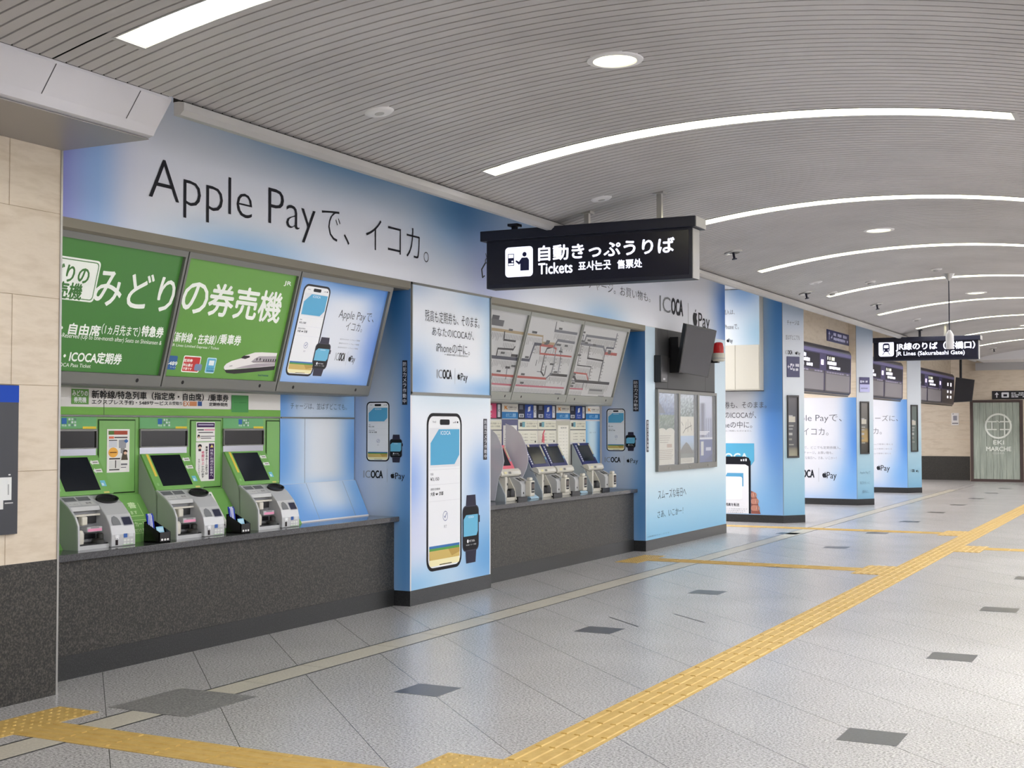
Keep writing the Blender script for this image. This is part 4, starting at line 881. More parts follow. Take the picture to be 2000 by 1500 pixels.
def n3(a, y0, z0, y1, z1):
    W, H = y1-y0, z1-z0; R = lambda p, q, r, s, c, l=1: a.rect(y0+p*W, z0+q*H, y0+r*W, z0+s*H, c, l)
    R(.68, .04, .96, .96, (64, 32, 84)); a.vtext('特急ご利用のお客様へ', y0+.74*W, z0+.1*H, y0+.9*W, z0+.82*H, (226, 220, 232), .01, 3); a.poly([(y0+.74*W, z0+.86*H), (y0+.92*W, z0+.86*H), (y0+.83*W, z0+.94*H)], (230, 210, 120), 3)
    a.vtext('乗車するホームまでは', y0+.5*W, z0+.16*H, y0+.62*W, z0+.9*H, (40, 36, 40), .02); a.vtext('時間以上', y0+.3*W, z0+.42*H, y0+.43*W, z0+.78*H, (220, 90, 130), .02); a.vtext('かかります', y0+.3*W, z0+.08*H, y0+.43*W, z0+.4*H, (40, 36, 40), .02); a.vtext('時間に余裕を持って', y0+.12*W, z0+.1*H, y0+.2*W, z0+.58*H, (110, 106, 110), 0)
    a.disc(y0+.2*W, z0+.9*H, .1*W, (40, 34, 36), 2, .05*H); a.disc(y0+.2*W, z0+.86*H, .07*W, (232, 204, 180), 3, .035*H); R(.13, .77, .27, .83, (50, 44, 50), 2)
notice('long paper notice with vertical lettering low on the middle green door', wallart(XB+.005), (7.846, 1.17, 8.066, 1.468), n3)
def n4(a, y0, z0, y1, z1):
    W, H = y1-y0, z1-z0; R = lambda p, q, r, s, c, l=1: a.rect(y0+p*W, z0+q*H, y0+r*W, z0+s*H, c, l)
    R(.06, .86, .6, .96, (80, 150, 120)); R(.2, .9, .9, .94, (50, 110, 90), 2)
    for k in range(9): R(.1, .78-.08*k, .1+.12*(3+k % 4), .8-.08*k, (140, 146, 138)); R(.62, .77-.08*k, .88, .81-.08*k, (200, 210, 196))
    R(.1, .2, .5, .3, (70, 70, 66)); a.disc(y0+.75*W, z0+.1*H, .06*W, (40, 50, 40), 2)
notice('printed sheet lying on the sloping green ledge beside the middle machine', lart(.003), (7.80, .02, 8.0, .345), n4)
# leaflet holders
HOLD = mat('holder_black', (22, 20, 20), .15)
def leaflet_holder(y, x, label):
    t = thing('leaflet_holder', label, 'leaflet holder', (x, y, .79), 'black leaflet holders')
    b = B().box(x-.07, x+.07, y-.055, y+.055, .79, .796).box(x-.07, x-.064, y-.055, y+.055, .79, .93).box(x+.064, x+.07, y-.055, y+.055, .79, .86)
    for s in (-.055, .05): b.xprof([(x-.07, .79), (x+.07, .79), (x+.07, .86), (x-.07, .93)], y+s, y+s+.005)
    b.box(x-.005, x, y-.05, y+.05, .796, .88); b.build('box', HOLD, t)
    for k in (-.03, 0, .028): wallart(x+.07, .001).rr(y+k-.01, .802, y+k+.01, .816, .006, (236, 234, 230)).build('sticker', INKM, t)
    for k, (dx, dy, h, l) in enumerate(((.0, 0, .985, 'blue and white ticket folder standing at the back of the '), (.02, -.016, .975, 'second blue and white folder in front of it in the '))):
        a = Art((x-.045+dx, y+dy, .80), (0, 1, 0), (-.16, 0, 1), 0); H = h-.80
        a.prism([a.P(-.033, 0, 0), a.P(.033, 0, 0), a.P(.033, H, 0), a.P(-.033, H, 0)], a.n*-.003, (30, 56, 170))
        a.rect(-.006, .0, .002, H, (236, 238, 244), 1); a.rect(.008, 0, .016, H, (236, 238, 244), 1); a.poly([(-.033, 0), (-.028, 0), (-.01, H), (-.016, H)], (236, 238, 244), 1)
        tag(a.build('ticket_folder', INKM), l+('left' if y < 7.6 else 'right')+' black holder', 'folder', 'folders in the black holders')
    a = Art((x+.045, y+.005, .80), (0, 1, 0), (-.3, 0, 1), 0); a.prism([a.P(-.035, 0, 0), a.P(.035, 0, 0), a.P(.035, .10, 0), a.P(-.035, .10, 0)], a.n*-.003, (150, 206, 232)); a.rect(-.028, .065, .028, .09, (190, 226, 242)); a.rect(-.02, .03, .02, .034, (60, 110, 140)); a.rect(-.02, .045, .02, .049, (60, 110, 140))
    tag(a.build('leaflet', INKM), 'pale blue leaflet at the front of the '+('left' if y < 7.6 else 'right')+' black holder', 'leaflet', 'pale blue leaflets')
leaflet_holder(7.05, -.24, 'black leaflet holder left of the middle green ticket machine')
leaflet_holder(7.93, -.24, 'black leaflet holder left of the right green ticket machine')
# map board on the stone wall
t = thing('map_board', 'dark wall board with a blue top band on the stone wall at the left edge', 'map board', (.14, 4.8, .97))
B().box(.122, .145, 4.2, 5.465, .975, 1.826).build('board', mat('board_dark', (58, 60, 66), .4), t)
a = wallart(.145); a.rect(4.2, 1.726, 5.465, 1.822, (24, 72, 178)); a.rect(4.3, 1.17, 5.418, 1.3, (228, 230, 228)); a.rect(4.3, 1.12, 5.36, 1.17, (226, 226, 224)); a.rect(5.39, 1.20, 5.40, 1.26, (170, 172, 172), 2); a.rect(5.395, 1.31, 5.41, 1.318, (220, 220, 220)); a.rect(5.37, 1.15, 5.43, 1.157, (190, 190, 190)); a.build('print', INKM, t)

# ------------------------------------------------------------------ second bay: blue ticket machines
XC = -.612
C5 = lambda a, x, y: a.uv(930+x/5, 560+y/5)
def route(segs, texts=(), seed=1):
    def draw(a, u0, v0, u1, v1):
        rnd = random.Random(seed)
        a.gradient(u0, v0, u1, v1, lambda u, v: (178, 178, 177), 2, 2)
        for col, wd, tick, pts in segs:
            P = [C5(a, *p) for p in pts]; a.line(P, wd, col, 2)
            if tick:
                for (p, q) in zip(P, P[1:]):
                    L = math.hypot(q[0]-p[0], q[1]-p[1])
                    if L < .1: continue
                    n = max(2, int(L/.034))
                    for k in range(n):
                        t = (k+.5)/n; x = p[0]+(q[0]-p[0])*t; y = p[1]+(q[1]-p[1])*t
                        if abs(q[0]-p[0]) > abs(q[1]-p[1])*.7: a.rect(x-.005, y-.03-rnd.uniform(.04, .085), x+.005, y-.028, (120, 120, 118), 1)
                        else: a.rect(x+.02, y-.005, x+.02+rnd.uniform(.03, .05), y+.005, (120, 120, 118), 1)
            a.rect(P[0][0]+.08, P[0][1]+.02, P[0][0]+.17, P[0][1]+.042, (70, 70, 70), 3)
        for x0, y0, x1, y1, col in texts:
            p = C5(a, x0, y1); q = C5(a, x1, y0); a.rect(p[0], p[1], q[0], q[1], col, 1)
    return draw
NV, GY, TN, RD, PK, BK = (56, 58, 70), (96, 98, 104), (150, 132, 100), (150, 70, 62), (160, 84, 96), (36, 34, 34)
L1 = [(TN, .03, 1, [(-60, 395), (185, 418), (490, 462)]), (BK, .02, 1, [(285, 445), (278, 520), (390, 535)]), (BK, .02, 1, [(205, 670), (220, 605), (370, 615), (385, 590)]), (NV, .035, 1, [(-60, 665), (130, 683), (430, 712)]), (RD, .025, 1, [(-60, 850), (130, 857), (390, 878)]), (PK, .02, 1, [(-60, 930), (150, 948), (370, 964)]), (GY, .015, 0, [(165, 850), (150, 950)]), (GY, .015, 0, [(310, 800), (295, 900)])]
T1 = [(160, 285, 240, 318, (60, 60, 64)), (100, 332, 285, 346, (80, 80, 82)), (100, 352, 280, 366, (80, 80, 82)), (290, 782, 340, 800, BK), (345, 665, 415, 685, BK)]
L2 = [(TN, .02, 1, [(515, 465), (660, 485), (655, 550)]), (BK, .015, 0, [(795, 350), (780, 425), (800, 438)]), (GY, .03, 1, [(780, 432), (990, 462)]), (NV, .03, 1, [(445, 712), (525, 720), (545, 660), (580, 560), (650, 568)]), (TN, .04, 0, [(655, 555), (765, 565)]), (RD, .03, 0, [(650, 572), (755, 585)]), (GY, .03, 1, [(765, 590), (805, 525), (965, 550)]), (RD, .02, 1, [(635, 580), (632, 655), (935, 685)]), (BK, .02, 1, [(755, 590), (700, 605), (680, 650), (660, 740), (640, 830), (665, 870)]), (RD, .02, 0, [(760, 590), (790, 610), (780, 640)]), (GY, .02, 1, [(780, 655), (765, 760), (740, 850), (690, 895)]), (GY, .02, 1, [(835, 600), (830, 720), (805, 850)]), (BK, .03, 1, [(730, 858), (890, 872)]), (RD, .025, 1, [(405, 880), (690, 900)]), (PK, .02, 1, [(395, 964), (860, 992)]), (BK, .018, 0, [(690, 780), (675, 860)])]
T2 = [(555, 440, 605, 455, BK), (590, 715, 600, 775, BK), (770, 1045, 835, 1055, GY), (600, 830, 640, 834, GY)]
L3 = [(GY, .02, 0, [(1010, 466), (1058, 478), (1040, 560)]), (GY, .03, 1, [(1062, 545), (1085, 480), (1375, 520)]), (GY, .03, 1, [(1000, 553), (1250, 590), (1268, 650)]), (RD, .035, 0, [(1265, 652), (1375, 664)]), (NV, .02, 1, [(1265, 650), (1280, 598), (1350, 605), (1385, 465)]), (BK, .012, 1, [(1035, 570), (995, 768), (1130, 785), (1100, 915)]), (BK, .02, 1, [(1115, 590), (1095, 700), (1245, 725), (1200, 935)]), (RD, .02, 1, [(965, 690), (935, 838), (1085, 855), (1100, 918)]), (BK, .035, 1, [(915, 875), (965, 882), (980, 922), (1300, 948)]), (GY, .018, 1, [(905, 965), (925, 918), (1060, 930), (1040, 1000)]), (PK, .018, 1, [(890, 994), (1045, 1002)]), (GY, .01, 0, [(1260, 670), (1240, 790)])]
T3 = [(1095, 1000, 1260, 1050, (150, 150, 148)), (1110, 1008, 1240, 1018, (90, 90, 90)), (1110, 1024, 1220, 1032, (90, 90, 90)), (1195, 1066, 1255, 1074, (120, 120, 120)), (1155, 1160, 1200, 1170, GY)]
MAPF = mat('map_frame', (148, 150, 142), .4, .2)
for y0, y1, l, d in ((11.56, 12.5, 'left route map panel over the blue machines, partly behind the phone pillar', route(L1, T1, 1)), (12.5, 13.9, 'middle route map panel over the blue machines, densest line network', route(L2, T2, 2)), (13.9, 15.3, 'right route map panel over the blue machines, with a grey legend box', route(L3, T3, 3))):
    lightbox('route_map', l, y0, y1, d, MAPF, GLOW2, 'route map panels', .085)
struct(B().prism([(-.025, 15.302, 2.83), (-.29, 15.302, 1.86), (-.38, 15.302, 1.86), (-.38, 15.302, 2.83)], (0, .03, 0)).build('trim_8', MAPF))
struct(B().xprof([(-.62, 1.842), (-.30, 1.842), (-.29, 1.855), (-.29, 1.866), (-.62, 1.866)], 11.56, 15.33).build('trim_9', MAPF))
# header cards and instruction panels, column by column
def hcard(y0, y1, kind, label):
    t = thing('header_card', label, 'sign card', (XC, (y0+y1)/2, 1.67), 'cards above the blue machines'); B().box(-.628, XC, y0+.003, y1-.003, 1.67, 1.84).build('plate', DARKF if kind != 'w' else WPAINT, t)
    a = wallart(XC); W = y1-y0; X = lambda p: y0+p*W
    if kind == 'w':
        a.rect(y0+.003, 1.675, y1-.003, 1.75, (44, 124, 186)); a.rect(y0+.003, 1.75, y1-.003, 1.84, (232, 228, 218)); a.poly([(X(.15), 1.775), (X(.2), 1.775), (X(.2), 1.79), (X(.3), 1.775), (X(.36), 1.78), (X(.26), 1.8), (X(.36), 1.82), (X(.2), 1.81), (X(.2), 1.82), (X(.15), 1.82)], (226, 150, 70), 2)
        a.text('定期券うりば', X(.4), 1.79, X(.9), 1.812, (70, 56, 40), .01); a.text('Commuter Pass', X(.4), 1.772, X(.85), 1.782, (120, 110, 100), 0); a.text('のりこし精算', X(.25), 1.69, X(.85), 1.735, (160, 206, 236), .02)
    else:
        c = (44, 78, 164) if kind == 'n' else (214, 80, 120)
        a.rect(y0+.003, 1.675, y1-.003, 1.84, (40, 42, 56)); s0, s1 = (.34, .76) if kind == 'n' else (.05, .72); a.rect(X(s0), 1.68, X(s1), 1.838, c, 2)
        m = (s0+s1)/2; 
        if kind == 'n': a.poly([(X(m-.07), 1.755), (X(m+.05), 1.765), (X(m+.07), 1.82), (X(m-.05), 1.81)], (238, 240, 246), 3)
        else: a.rect(X(.25), 1.76, X(.5), 1.82, (240, 214, 224), 3)
        a.text('きっぷ', X(m-.1), 1.715, X(m+.1), 1.735, (220, 226, 240), .02, 3); a.text('Ticket', X(m-.1), 1.692, X(m+.1), 1.705, (220, 226, 240), .0, 3)
        a.rect(X(.78), 1.69, X(.92), 1.83, (214, 216, 220), 2); a.text('IC', X(.81), 1.75, X(.89), 1.775, (40, 42, 60), .02, 3)
        if kind == 'n': a.rect(X(.04), 1.69, X(.28), 1.73, (216, 220, 224), 2); a.rect(X(.06), 1.78, X(.24), 1.83, (120, 124, 134), 2); a.text('運賃', X(.08), 1.695, X(.24), 1.722, (40, 42, 60), .02, 3)
    a.build('print', INKM, t)
cols = [(12.48, 12.95, 'p', 'pink header card at the left end of the row, half behind the phone pillar'), (12.95, 13.35, 'w', 'white and light blue header card next to the pink one'), (13.35, 13.86, 'n', 'first dark blue header card from the left'), (13.86, 14.37, 'n', 'second dark blue header card from the left, beside another blue one'), (14.37, 14.77, 'w', 'white and light blue header card in the middle of the row'), (14.77, 15.25, 'n', 'third dark blue header card, above the single machine at right'), (15.25, 15.70, 'w', 'white and light blue header card at the right end of the row')]
for c in cols: hcard(*c)
tag(B().box(-.628, XC+.001, 11.56, 12.475, .79, 1.84).build('side_panel', GSIDE), 'plain grey panel at the far left of the blue machine bay behind the phone pillar', 'panel')
def instr(y0, y1, kind, label):
    t = thing('instruction_panel', label, 'instruction panel', (XC, (y0+y1)/2, .79), 'panels behind the blue machines'); B().box(-.628, XC, y0+.003, y1-.003, .79, 1.665).build('plate', WPAINT if kind != 'b' else NAVY, t)
    a = wallart(XC); W = y1-y0; X = lambda p: y0+p*W; k = (110, 108, 100)
    if kind == 'm':
        a.rect(y0+.004, 1.555, y1-.004, 1.655, (226, 224, 204)); a.rect(y0+.004, 1.54, y1-.004, 1.553, (120, 120, 116)); a.rect(y0+.004, 1.39, y1-.004, 1.54, (226, 224, 208))
        a.rect(X(.08), 1.585, X(.2), 1.63, (80, 84, 84), 2); a.rect(X(.2), 1.58, X(.34), 1.64, (120, 168, 178), 2); a.text('タッチ決済・カード', X(.42), 1.61, X(.95), 1.63, k, .01); a.text('ICカード対応', X(.42), 1.58, X(.9), 1.598, k, .02)
        for r in range(3): a.text('きっぷの買い方', X(.2), 1.49-.035*r, X(.48), 1.505-.035*r, k, 0); a.text('How to buy', X(.62), 1.49-.035*r, X(.9), 1.503-.035*r, k, 0)
        a.rect(X(.84), 1.40, X(.9), 1.42, (50, 50, 50)); a.rect(X(.18), 1.425, X(.5), 1.428, (170, 168, 160))
    elif kind == 'b': a.rect(y0+.03, 1.3, y1-.03, 1.6, (232, 230, 224)); a.text('ご案内', X(.2), 1.55, X(.7), 1.57, k, .03); a.text('ご利用方法', X(.2), 1.49, X(.9), 1.52, k, .03); [a.rect(X(.15), 1.45-.02*r, X(.85), 1.455-.02*r, k) for r in range(5)]
    elif kind == 'f':
        a.rect(y0+.004, .8, y1-.004, 1.655, (196, 194, 176)); a.rect(X(.12), .98, X(.88), 1.6, (234, 232, 220), 1); a.text('運賃表', X(.3), 1.56, X(.75), 1.58, k, 0)
        for r in range(12): a.rect(X(.2), 1.52-.04*r, X(.38), 1.524-.04*r, (190, 188, 176), 2); a.rect(X(.45), 1.52-.04*r, X(.58), 1.524-.04*r, (170, 168, 156), 2); a.rect(X(.68), 1.52-.04*r, X(.8), 1.524-.04*r, (190, 188, 176), 2)
    else: a.gradient(y0, .79, y1, 1.655, blobs((206, 228, 236), [(1, .5, .3, 1, (60, 130, 196), .9), (0, .5, .2, 1, (110, 180, 226), .9), (.5, 0, 1, .3, (110, 180, 230), .8)]), 14, 14); a.text('さあ、いこか', X(.25), 1.5, X(.7), 1.52, (110, 130, 150), 0)
    a.build('print', INKM, t)
for y0, y1, k, l in ((12.48, 12.95, 'm', 'cream instruction panel behind the frosted screens at the left'), (12.95, 13.35, 'b', 'navy panel with a white notice left of the paired blue machines'), (13.35, 13.86, 'm', 'cream instruction panel above the left one of the paired machines'), (13.86, 14.37, 'm', 'cream instruction panel above the right one of the paired machines'), (14.37, 14.77, 'f', 'tall cream fare list panel between the paired and the single machine'), (14.77, 15.25, 'm', 'cream instruction panel above the single machine at right'), (15.25, 15.70, 'a', 'pale blue picture panel in the right corner of the blue machine bay')): instr(y0, y1, k, l)

def blue_machine(y0, label, bez=NAVY, name='ticket_machine', group='blue ticket machines'):
    y1 = y0+.49; t = thing(name, label, 'ticket machine', (-.45, (y0+y1)/2, .79), group)
    pf = [(-.588, .79), (-.588, 1.375), (-.585, 1.375), (-.455, 1.118), (-.385, .985), (-.32, .86), (-.315, .79)]
    B().xprof(pf, y0, y0+.02).build('side', GSIDE, t); B().xprof(pf, y1-.02, y1).build('side', GSIDE, t)
    B().xprof([(-.59, .79), (-.59, 1.36), (-.59, 1.36), (-.47, 1.105), (-.47, .79)], y0+.02, y1-.02).build('core', GSIDE, t)
    a = Art((-.452, 0, 1.12), (0, 1, 0), (-.132, 0, .257), 0); H = .289; P = lambda u, v, d: a.O+a.u*u+a.w*v+a.n*d
    B().prism([P(y0+.012, 0, .01), P(y1-.012, 0, .01), P(y1-.012, H, .01), P(y0+.012, H, .01)], a.n*-.03).build('bezel', bez, t, .003)
    B().prism([P(y0+.09, .04, .0125), P(y1-.075, .04, .0125), P(y1-.075, H-.035, .0125), P(y0+.09, H-.035, .0125)], a.n*-.004).build('screen', SCREEN, t)
    c = Art(P(0, 0, .011), a.u, a.w, .001)
    for k in range(8): c.rr(y0+.035, .035+.029*k, y0+.062, .055+.029*k, .006, (226, 228, 236), 1)
    c.poly([(y0+.13, H-.035), (y0+.17, H-.035), (y0+.18, H-.005), (y0+.12, H-.005)], (230, 222, 196)); c.rect(y1-.055, .13, y1-.025, H-.02, (206, 206, 170)); c.rect(y1-.055, .09, y1-.025, .12, (140, 190, 206)); c.build('key_column', INKM, t)
    # middle band and lower module
    B().xprof([(-.455, 1.118), (-.40, 1.13), (-.372, 1.105), (-.362, 1.07), (-.375, 1.05), (-.47, 1.05)], y0+.015, y1-.015).build('upper_band', CREAM, t, .004)
    c = Art((-.40, 0, 1.13), (0, -1, 0), (.028, 0, -.025), .0012)
    c.build('band_print', INKM, t) if c.v else None
    d = Art((-.3685, 0, 1.088), (0, 1, 0), (-.01, 0, .036), .006); d.rect(y0+.07, -.012, y0+.13, .012, (236, 228, 180)); d.rect(y0+.17, -.012, y0+.23, .012, (126, 126, 122)); d.rect(y0+.27, -.012, y0+.42, .012, (222, 220, 210)); d.build('band_labels', INKM, t)
    B().xprof([(-.47, .79), (-.47, 1.05), (-.40, 1.05), (-.40, .79)], y0+.02, y1-.02).build('inner_panel', SILV2, t)
    B().box(-.40, -.325, y0+.02, y0+.06, .83, 1.05).build('post', CREAM, t, .004); B().box(-.40, -.375, y0+.145, y0+.175, .9, 1.05).build('post', CREAM, t, .004)
    for q in ((-.398, -.39, y0+.07, y0+.14, 1.0, 1.035), (-.398, -.36, y0+.06, y0+.145, .955, .98), (-.398, -.33, y0+.06, y0+.14, .835, .9)): B().box(*q).build('slot', BLACK, t, .003)
    B().lathe((-.345, y0+.185, .835), [(.045, 0), (.045, .055), (.03, .085), (.001, .085)], 16).build('coin_cup', BLACK, t, .003)
    B().xprof([(-.40, .80), (-.40, 1.05), (-.385, 1.03), (-.325, .92), (-.30, .80)], y0+.225, y0+.245).xprof([(-.40, .79), (-.315, .79), (-.31, .83), (-.40, .83)], y0+.02, y0+.245).build('front_rim', CREAM, t, .003)
    B().xprof([(-.40, .83), (-.40, 1.045), (-.36, 1.04), (-.265, .99), (-.245, .96), (-.245, .83)], y0+.245, y1-.02).build('keypad_block', SILVER, t, .006)
    B().xprof([(-.40, .79), (-.285, .79), (-.285, .83), (-.40, .83)], y0+.245, y1-.02).build('foot', BLACK, t)
    d = Art((-.36, 0, 1.02), (0, 1, 0), (.09, 0, -.09), .001); d.u = Vector((0, 1, 0)); d.w = Vector((-.095, 0, .05)).normalized(); d.n = d.u.cross(d.w); d.O = Vector((-.265, 0, .99)); d.rect(y0+.27, .02, y0+.33, .085, (70, 72, 72)); d.rect(y0+.35, .02, y0+.40, .085, (100, 98, 84)); d.build('slot_print', INKM, t)
    p = B().box(-.25, -.185, y1-.15, y1-.035, .83, 1.0).box(-.245, -.2, y1-.13, y1-.055, 1.0, 1.035); p = p.build('card_terminal', CREAM, t, .012)
    e = wallart(-.185, .0012); e.rr(y1-.13, .87, y1-.055, .985, .01, (44, 44, 46), 1); e.rect(y1-.12, .915, y1-.065, .965, (110, 100, 96), 2)
    for k in range(3): e.disc(y1-.115+.022*k, .892, .007, (226, 226, 220), 2)
    e.build('terminal_face', INKM, p)
    e = wallart(-.245, .001); e.disc(y1-.2, .87, .012, (24, 24, 24)); e.build('lock', INKM, t)
    b = B(); g = .002
    b.tube([(-.47, y0-g, 1.10), (-.36, y0-g, 1.045), (-.345, y0+.02, 1.042), (-.345, y1-.1, 1.045), (-.37, y1-.02, 1.06)], .0035, 6); b.build('wire_rail', GREYF, t)
    return t
b1 = blue_machine(13.365, 'left one of the two paired blue ticket machines')
dup(b1, (-.45, 14.115, .79), 'right one of the two paired blue ticket machines')
dup(b1, (-.45, 15.02, .79), 'single blue ticket machine at the right end of the second bay')
blue_machine(12.46, 'ticket machine with a pink bezel beside the frosted screens', PINK, 'ticket_machine', None)
def partition(y, label):
    pts = [(-.59, .80), (-.59, 1.62), (-.50, 1.585), (-.40, 1.50), (-.335, 1.37), (-.31, 1.22), (-.335, 1.12), (-.38, 1.03), (-.42, .80)]
    o = B().prism([(x, y, z) for x, z in pts], (0, .008, 0)).build('privacy_screen', ACRYL); tag(o, label, 'privacy screen', 'frosted privacy screens')
partition(12.42, 'frosted privacy screen left of the pink bezel machine'); partition(13.0, 'frosted privacy screen right of the pink bezel machine')
for y, l in ((13.15, 'pale blue wedge stand on the counter between the pink bezel and paired machines'), (14.5, 'pale blue wedge stand on the counter right of the paired machines')):
    tag(B().xprof([(-.55, .792), (-.30, .792), (-.30, .80), (-.55, .96)], y-.1, y+.1).build('wedge_stand', mat('pale_blue', (176, 208, 226), .3)), l, 'display stand', 'pale blue stands')
tag(B().lathe((-.56, 13.92, 1.39), [(.006, 0), (.008, .06), (.004, .1)], 8).tube([(-.57, 13.90, 1.40), (-.56, 13.9, 1.5), (-.545, 13.91, 1.545)], .008, 6).build('hanging_charm', PINK), 'small pinkish tag hanging in front of the panel above the paired machines', 'tag')


# ------------------------------------------------------------------ gate pillars with pointed ends
ND = Vector((.26, .375, 0)); NL = ND.length
def noseart(y0, base=.001): return Art((.24, y0, 0), ND, (0, 0, 1), base)
def gate_pillar(y0, label, side_fn, nose_fn, draw_side, draw_nose, ztop):
    t = thing('pillar', label, 'pillar', (-1, y0+.375, 0), 'pointed gate pillars')
    fp = [(-3.2, y0), (.24, y0), (.50, y0+.375), (.24, y0+.75), (-3.2, y0+.75)]
    B().prism([(x, y, .125) for x, y in fp], (0, 0, 3.73)).build('body', WPAINT, t)
    fp2 = [(-3.2, y0-.006), (.243, y0-.006), (.507, y0+.375), (.243, y0+.756), (-3.2, y0+.756)]
    B().prism([(x, y, 0) for x, y in fp2], (0, 0, .125)).build('plinth', BLACKBASE, t)
    a = faceart(y0); a.gradient(-2.0, .125, .24, ztop, side_fn, 40, 40)
    a.build('side_print', INK, t)
    if ztop < 3.7: B().box(-3.2, .24, y0-.003, y0-.0005, ztop, 3.85).build('stone_cladding', STONE, t)
    a = noseart(y0); a.gradient(0, .125, NL, 3.855, nose_fn, 6, 40); a.build('nose_print', INK, t)
    a = faceart(y0, .0018); draw_side(a); a.build('side_picture', INKM, t)
    a = noseart(y0, .0018); draw_nose(a); a.build('nose_lettering', INKM, t)
    B().prism([(.24, y0-.002, .13), (.246, y0-.001, .13), (.246, y0+.006, .13)], (0, 0, 3.7)).build('corner_strip', GREYF, t)
    return t
NOSE = lerp2(0, (0, (130, 180, 210)), (.08, (150, 194, 216)), (.3, (184, 210, 220)), (.55, (220, 226, 232)), (.8, (208, 214, 224)), (1, (160, 186, 212)))
SD3 = blobs((226, 228, 233), [(.98, .5, .12, .9, (84, 132, 196), .85), (.92, .42, .12, .3, (78, 138, 216), .85), (1, 1, .14, .5, (40, 108, 170), 1), (.85, .02, .2, .2, (110, 176, 232), .8), (.5, -.05, .5, .1, (150, 190, 235), .5)])
SDP = blobs((222, 223, 229), [(1, .55, .12, .6, (70, 136, 222), .95), (.95, .1, .2, .3, (110, 174, 240), .8), (.6, -.05, .6, .12, (140, 184, 240), .7), (1, 1, .1, .3, (90, 150, 220), .9)])
K5 = (96, 98, 104)
def side3(a):
    a.tpx('残高も定期券も、そのまま。', 1360, 785, 798, 1497, 794, K5, .0); a.tpx('あなたのICOCAが、', 1383, 804, 817, 1477, 812, K5, .0); a.tpx('iPhoneの中に。', 1391, 823, 836, 1469, 830, K5, .0); a.tpx('※一部のiPhoneではご利用いただけません', 1380, 840, 843, 1468, 841, (150, 150, 156), 0)
    p = a.uv
    q0 = p(1380, 906); q1 = p(1473, 866); a.poly([(q0[0], q0[1]), (q1[0]-.06, q0[1]-.02), (q1[0], q0[1]+.06), (q1[0], q1[1]), (q0[0], q1[1])], (92, 176, 214), 1)
    a.tpx('ICOCA', 1396, 885, 900, 1461, 890, (220, 236, 244), .03)
    b0 = p(1380, 1002); b1 = p(1466, 892); W0 = b0[0]; X1 = b1[0]; Z1 = b1[1]
    a.poly([(W0, .14), (X1, .14), (X1, Z1-.08), (X1-.03, Z1-.02), (X1-.09, Z1), (W0, Z1)], (20, 22, 32), 3); a.poly([(W0, .14), (X1-.035, .14), (X1-.035, Z1-.16), (X1-.09, Z1-.13), (W0, Z1-.13)], (240, 240, 244), 4)
    for k in range(3): a.rect(X1-.17+.04*k, Z1-.075, X1-.145+.04*k, Z1-.045+.006*k, (236, 236, 240), 4)
    c0 = p(1414, 975); c1 = p(1452, 924); a.poly([(c0[0], c1[1]-.12), (c0[0]+.06, c1[1]), (c1[0], c1[1]), (c1[0], c1[1]-.22), (c0[0], c1[1]-.22)], (94, 166, 208), 5); a.rr(c0[0]-.01, c0[1], c1[0]-.02, c1[1]-.06, .03, (248, 248, 250), 6)
    a.tpx('残高を転送', 1417, 982, 988, 1444, 985, (40, 40, 50), .02, 5)
    for k in range(3): a.tpx('カードを読み取ります', 1414, 992+k*3.4, 994+k*3.4, 1460-k*4, 993+k*3.4, (150, 150, 156), 0, 5)
    a.poly([(X1+.005, .14), (-.14, .14), (-.17, .24), (-.20, .40), (-.25, .50), (X1+.005, .52)], (150, 92, 80), 2)
    for k, (z, L) in enumerate(((.45, .10), (.345, .135), (.235, .15))):
        a.rr(X1+.002, z-.048, X1+L, z+.048, .045, (196, 138, 120), 3, 6); a.rr(X1+L-.05, z-.03, X1+L-.012, z+.026, .024, (222, 172, 156), 4, 5); a.line([(X1+.01, z-.05), (X1+L-.04, z-.05)], .008, (140, 84, 74), 4)
def nose3(a):
    a.text('チャージは', .10, 3.26, .36, 3.34, K5, -.005); a.text('並ばずどこでも', .07, 3.02, .37, 3.10, K5, -.005); a.logos(.06, 2.74, .38, 2.86)
def side_std(l1, l2):
    def f(a):
        y = a.O.y; px = (1674, 1572) if y < 30 else (1772, 1704)
        if y < 30:
            a.tpx('Apple Payで、', 1541, 810, 826, 1644, 824, K5, -.008); a.tpx('イコカ。', 1568, 836, 850, 1618, 848, K5, -.008)
            for k, (s, x) in enumerate((('iPhoneで、どこでも定期券購入。', 1642), ('並ばずチャージ。お買い物も。', 1627), ('スムーズな毎日へ。さあ、いこかー！', 1634))): a.tpx(s, 1553, 871+k*10, 876.5+k*10, x, 874+k*10, (168, 168, 176), 0)
            q0 = a.uv(1552, 940); q1 = a.uv(1634, 926); a.logos(q0[0], q0[1], q1[0], q1[1]+.12, (40, 42, 50))
        else:
            a.tpx('毎日をスムーズに、', 1640, 811, 823, 1754, 819, K5, -.008); a.tpx('イコカ。', 1680, 836, 848, 1722, 846, K5, -.008)
            for k in range(3): a.tpx('iPhoneで簡単に使える', 1700, 866+k*9, 869+k*9, 1744-k*2, 868+k*9, (176, 176, 184), 0)
            q0 = a.uv(1662, 924); q1 = a.uv(1738, 912); a.logos(q0[0], q0[1], q1[0], q1[1]+.12, (40, 42, 50))
    return f
def nose4(a): a.text('Apple Payで', .08, .62, .36, .68, (120, 150, 170), 0); a.text('毎日をもっと', .08, .42, .34, .48, (120, 150, 170), 0); a.text('便利に。', .14, .24, .32, .30, (120, 150, 170), 0)
def nose5(a): a.logos(.1, .46, .36, .58)
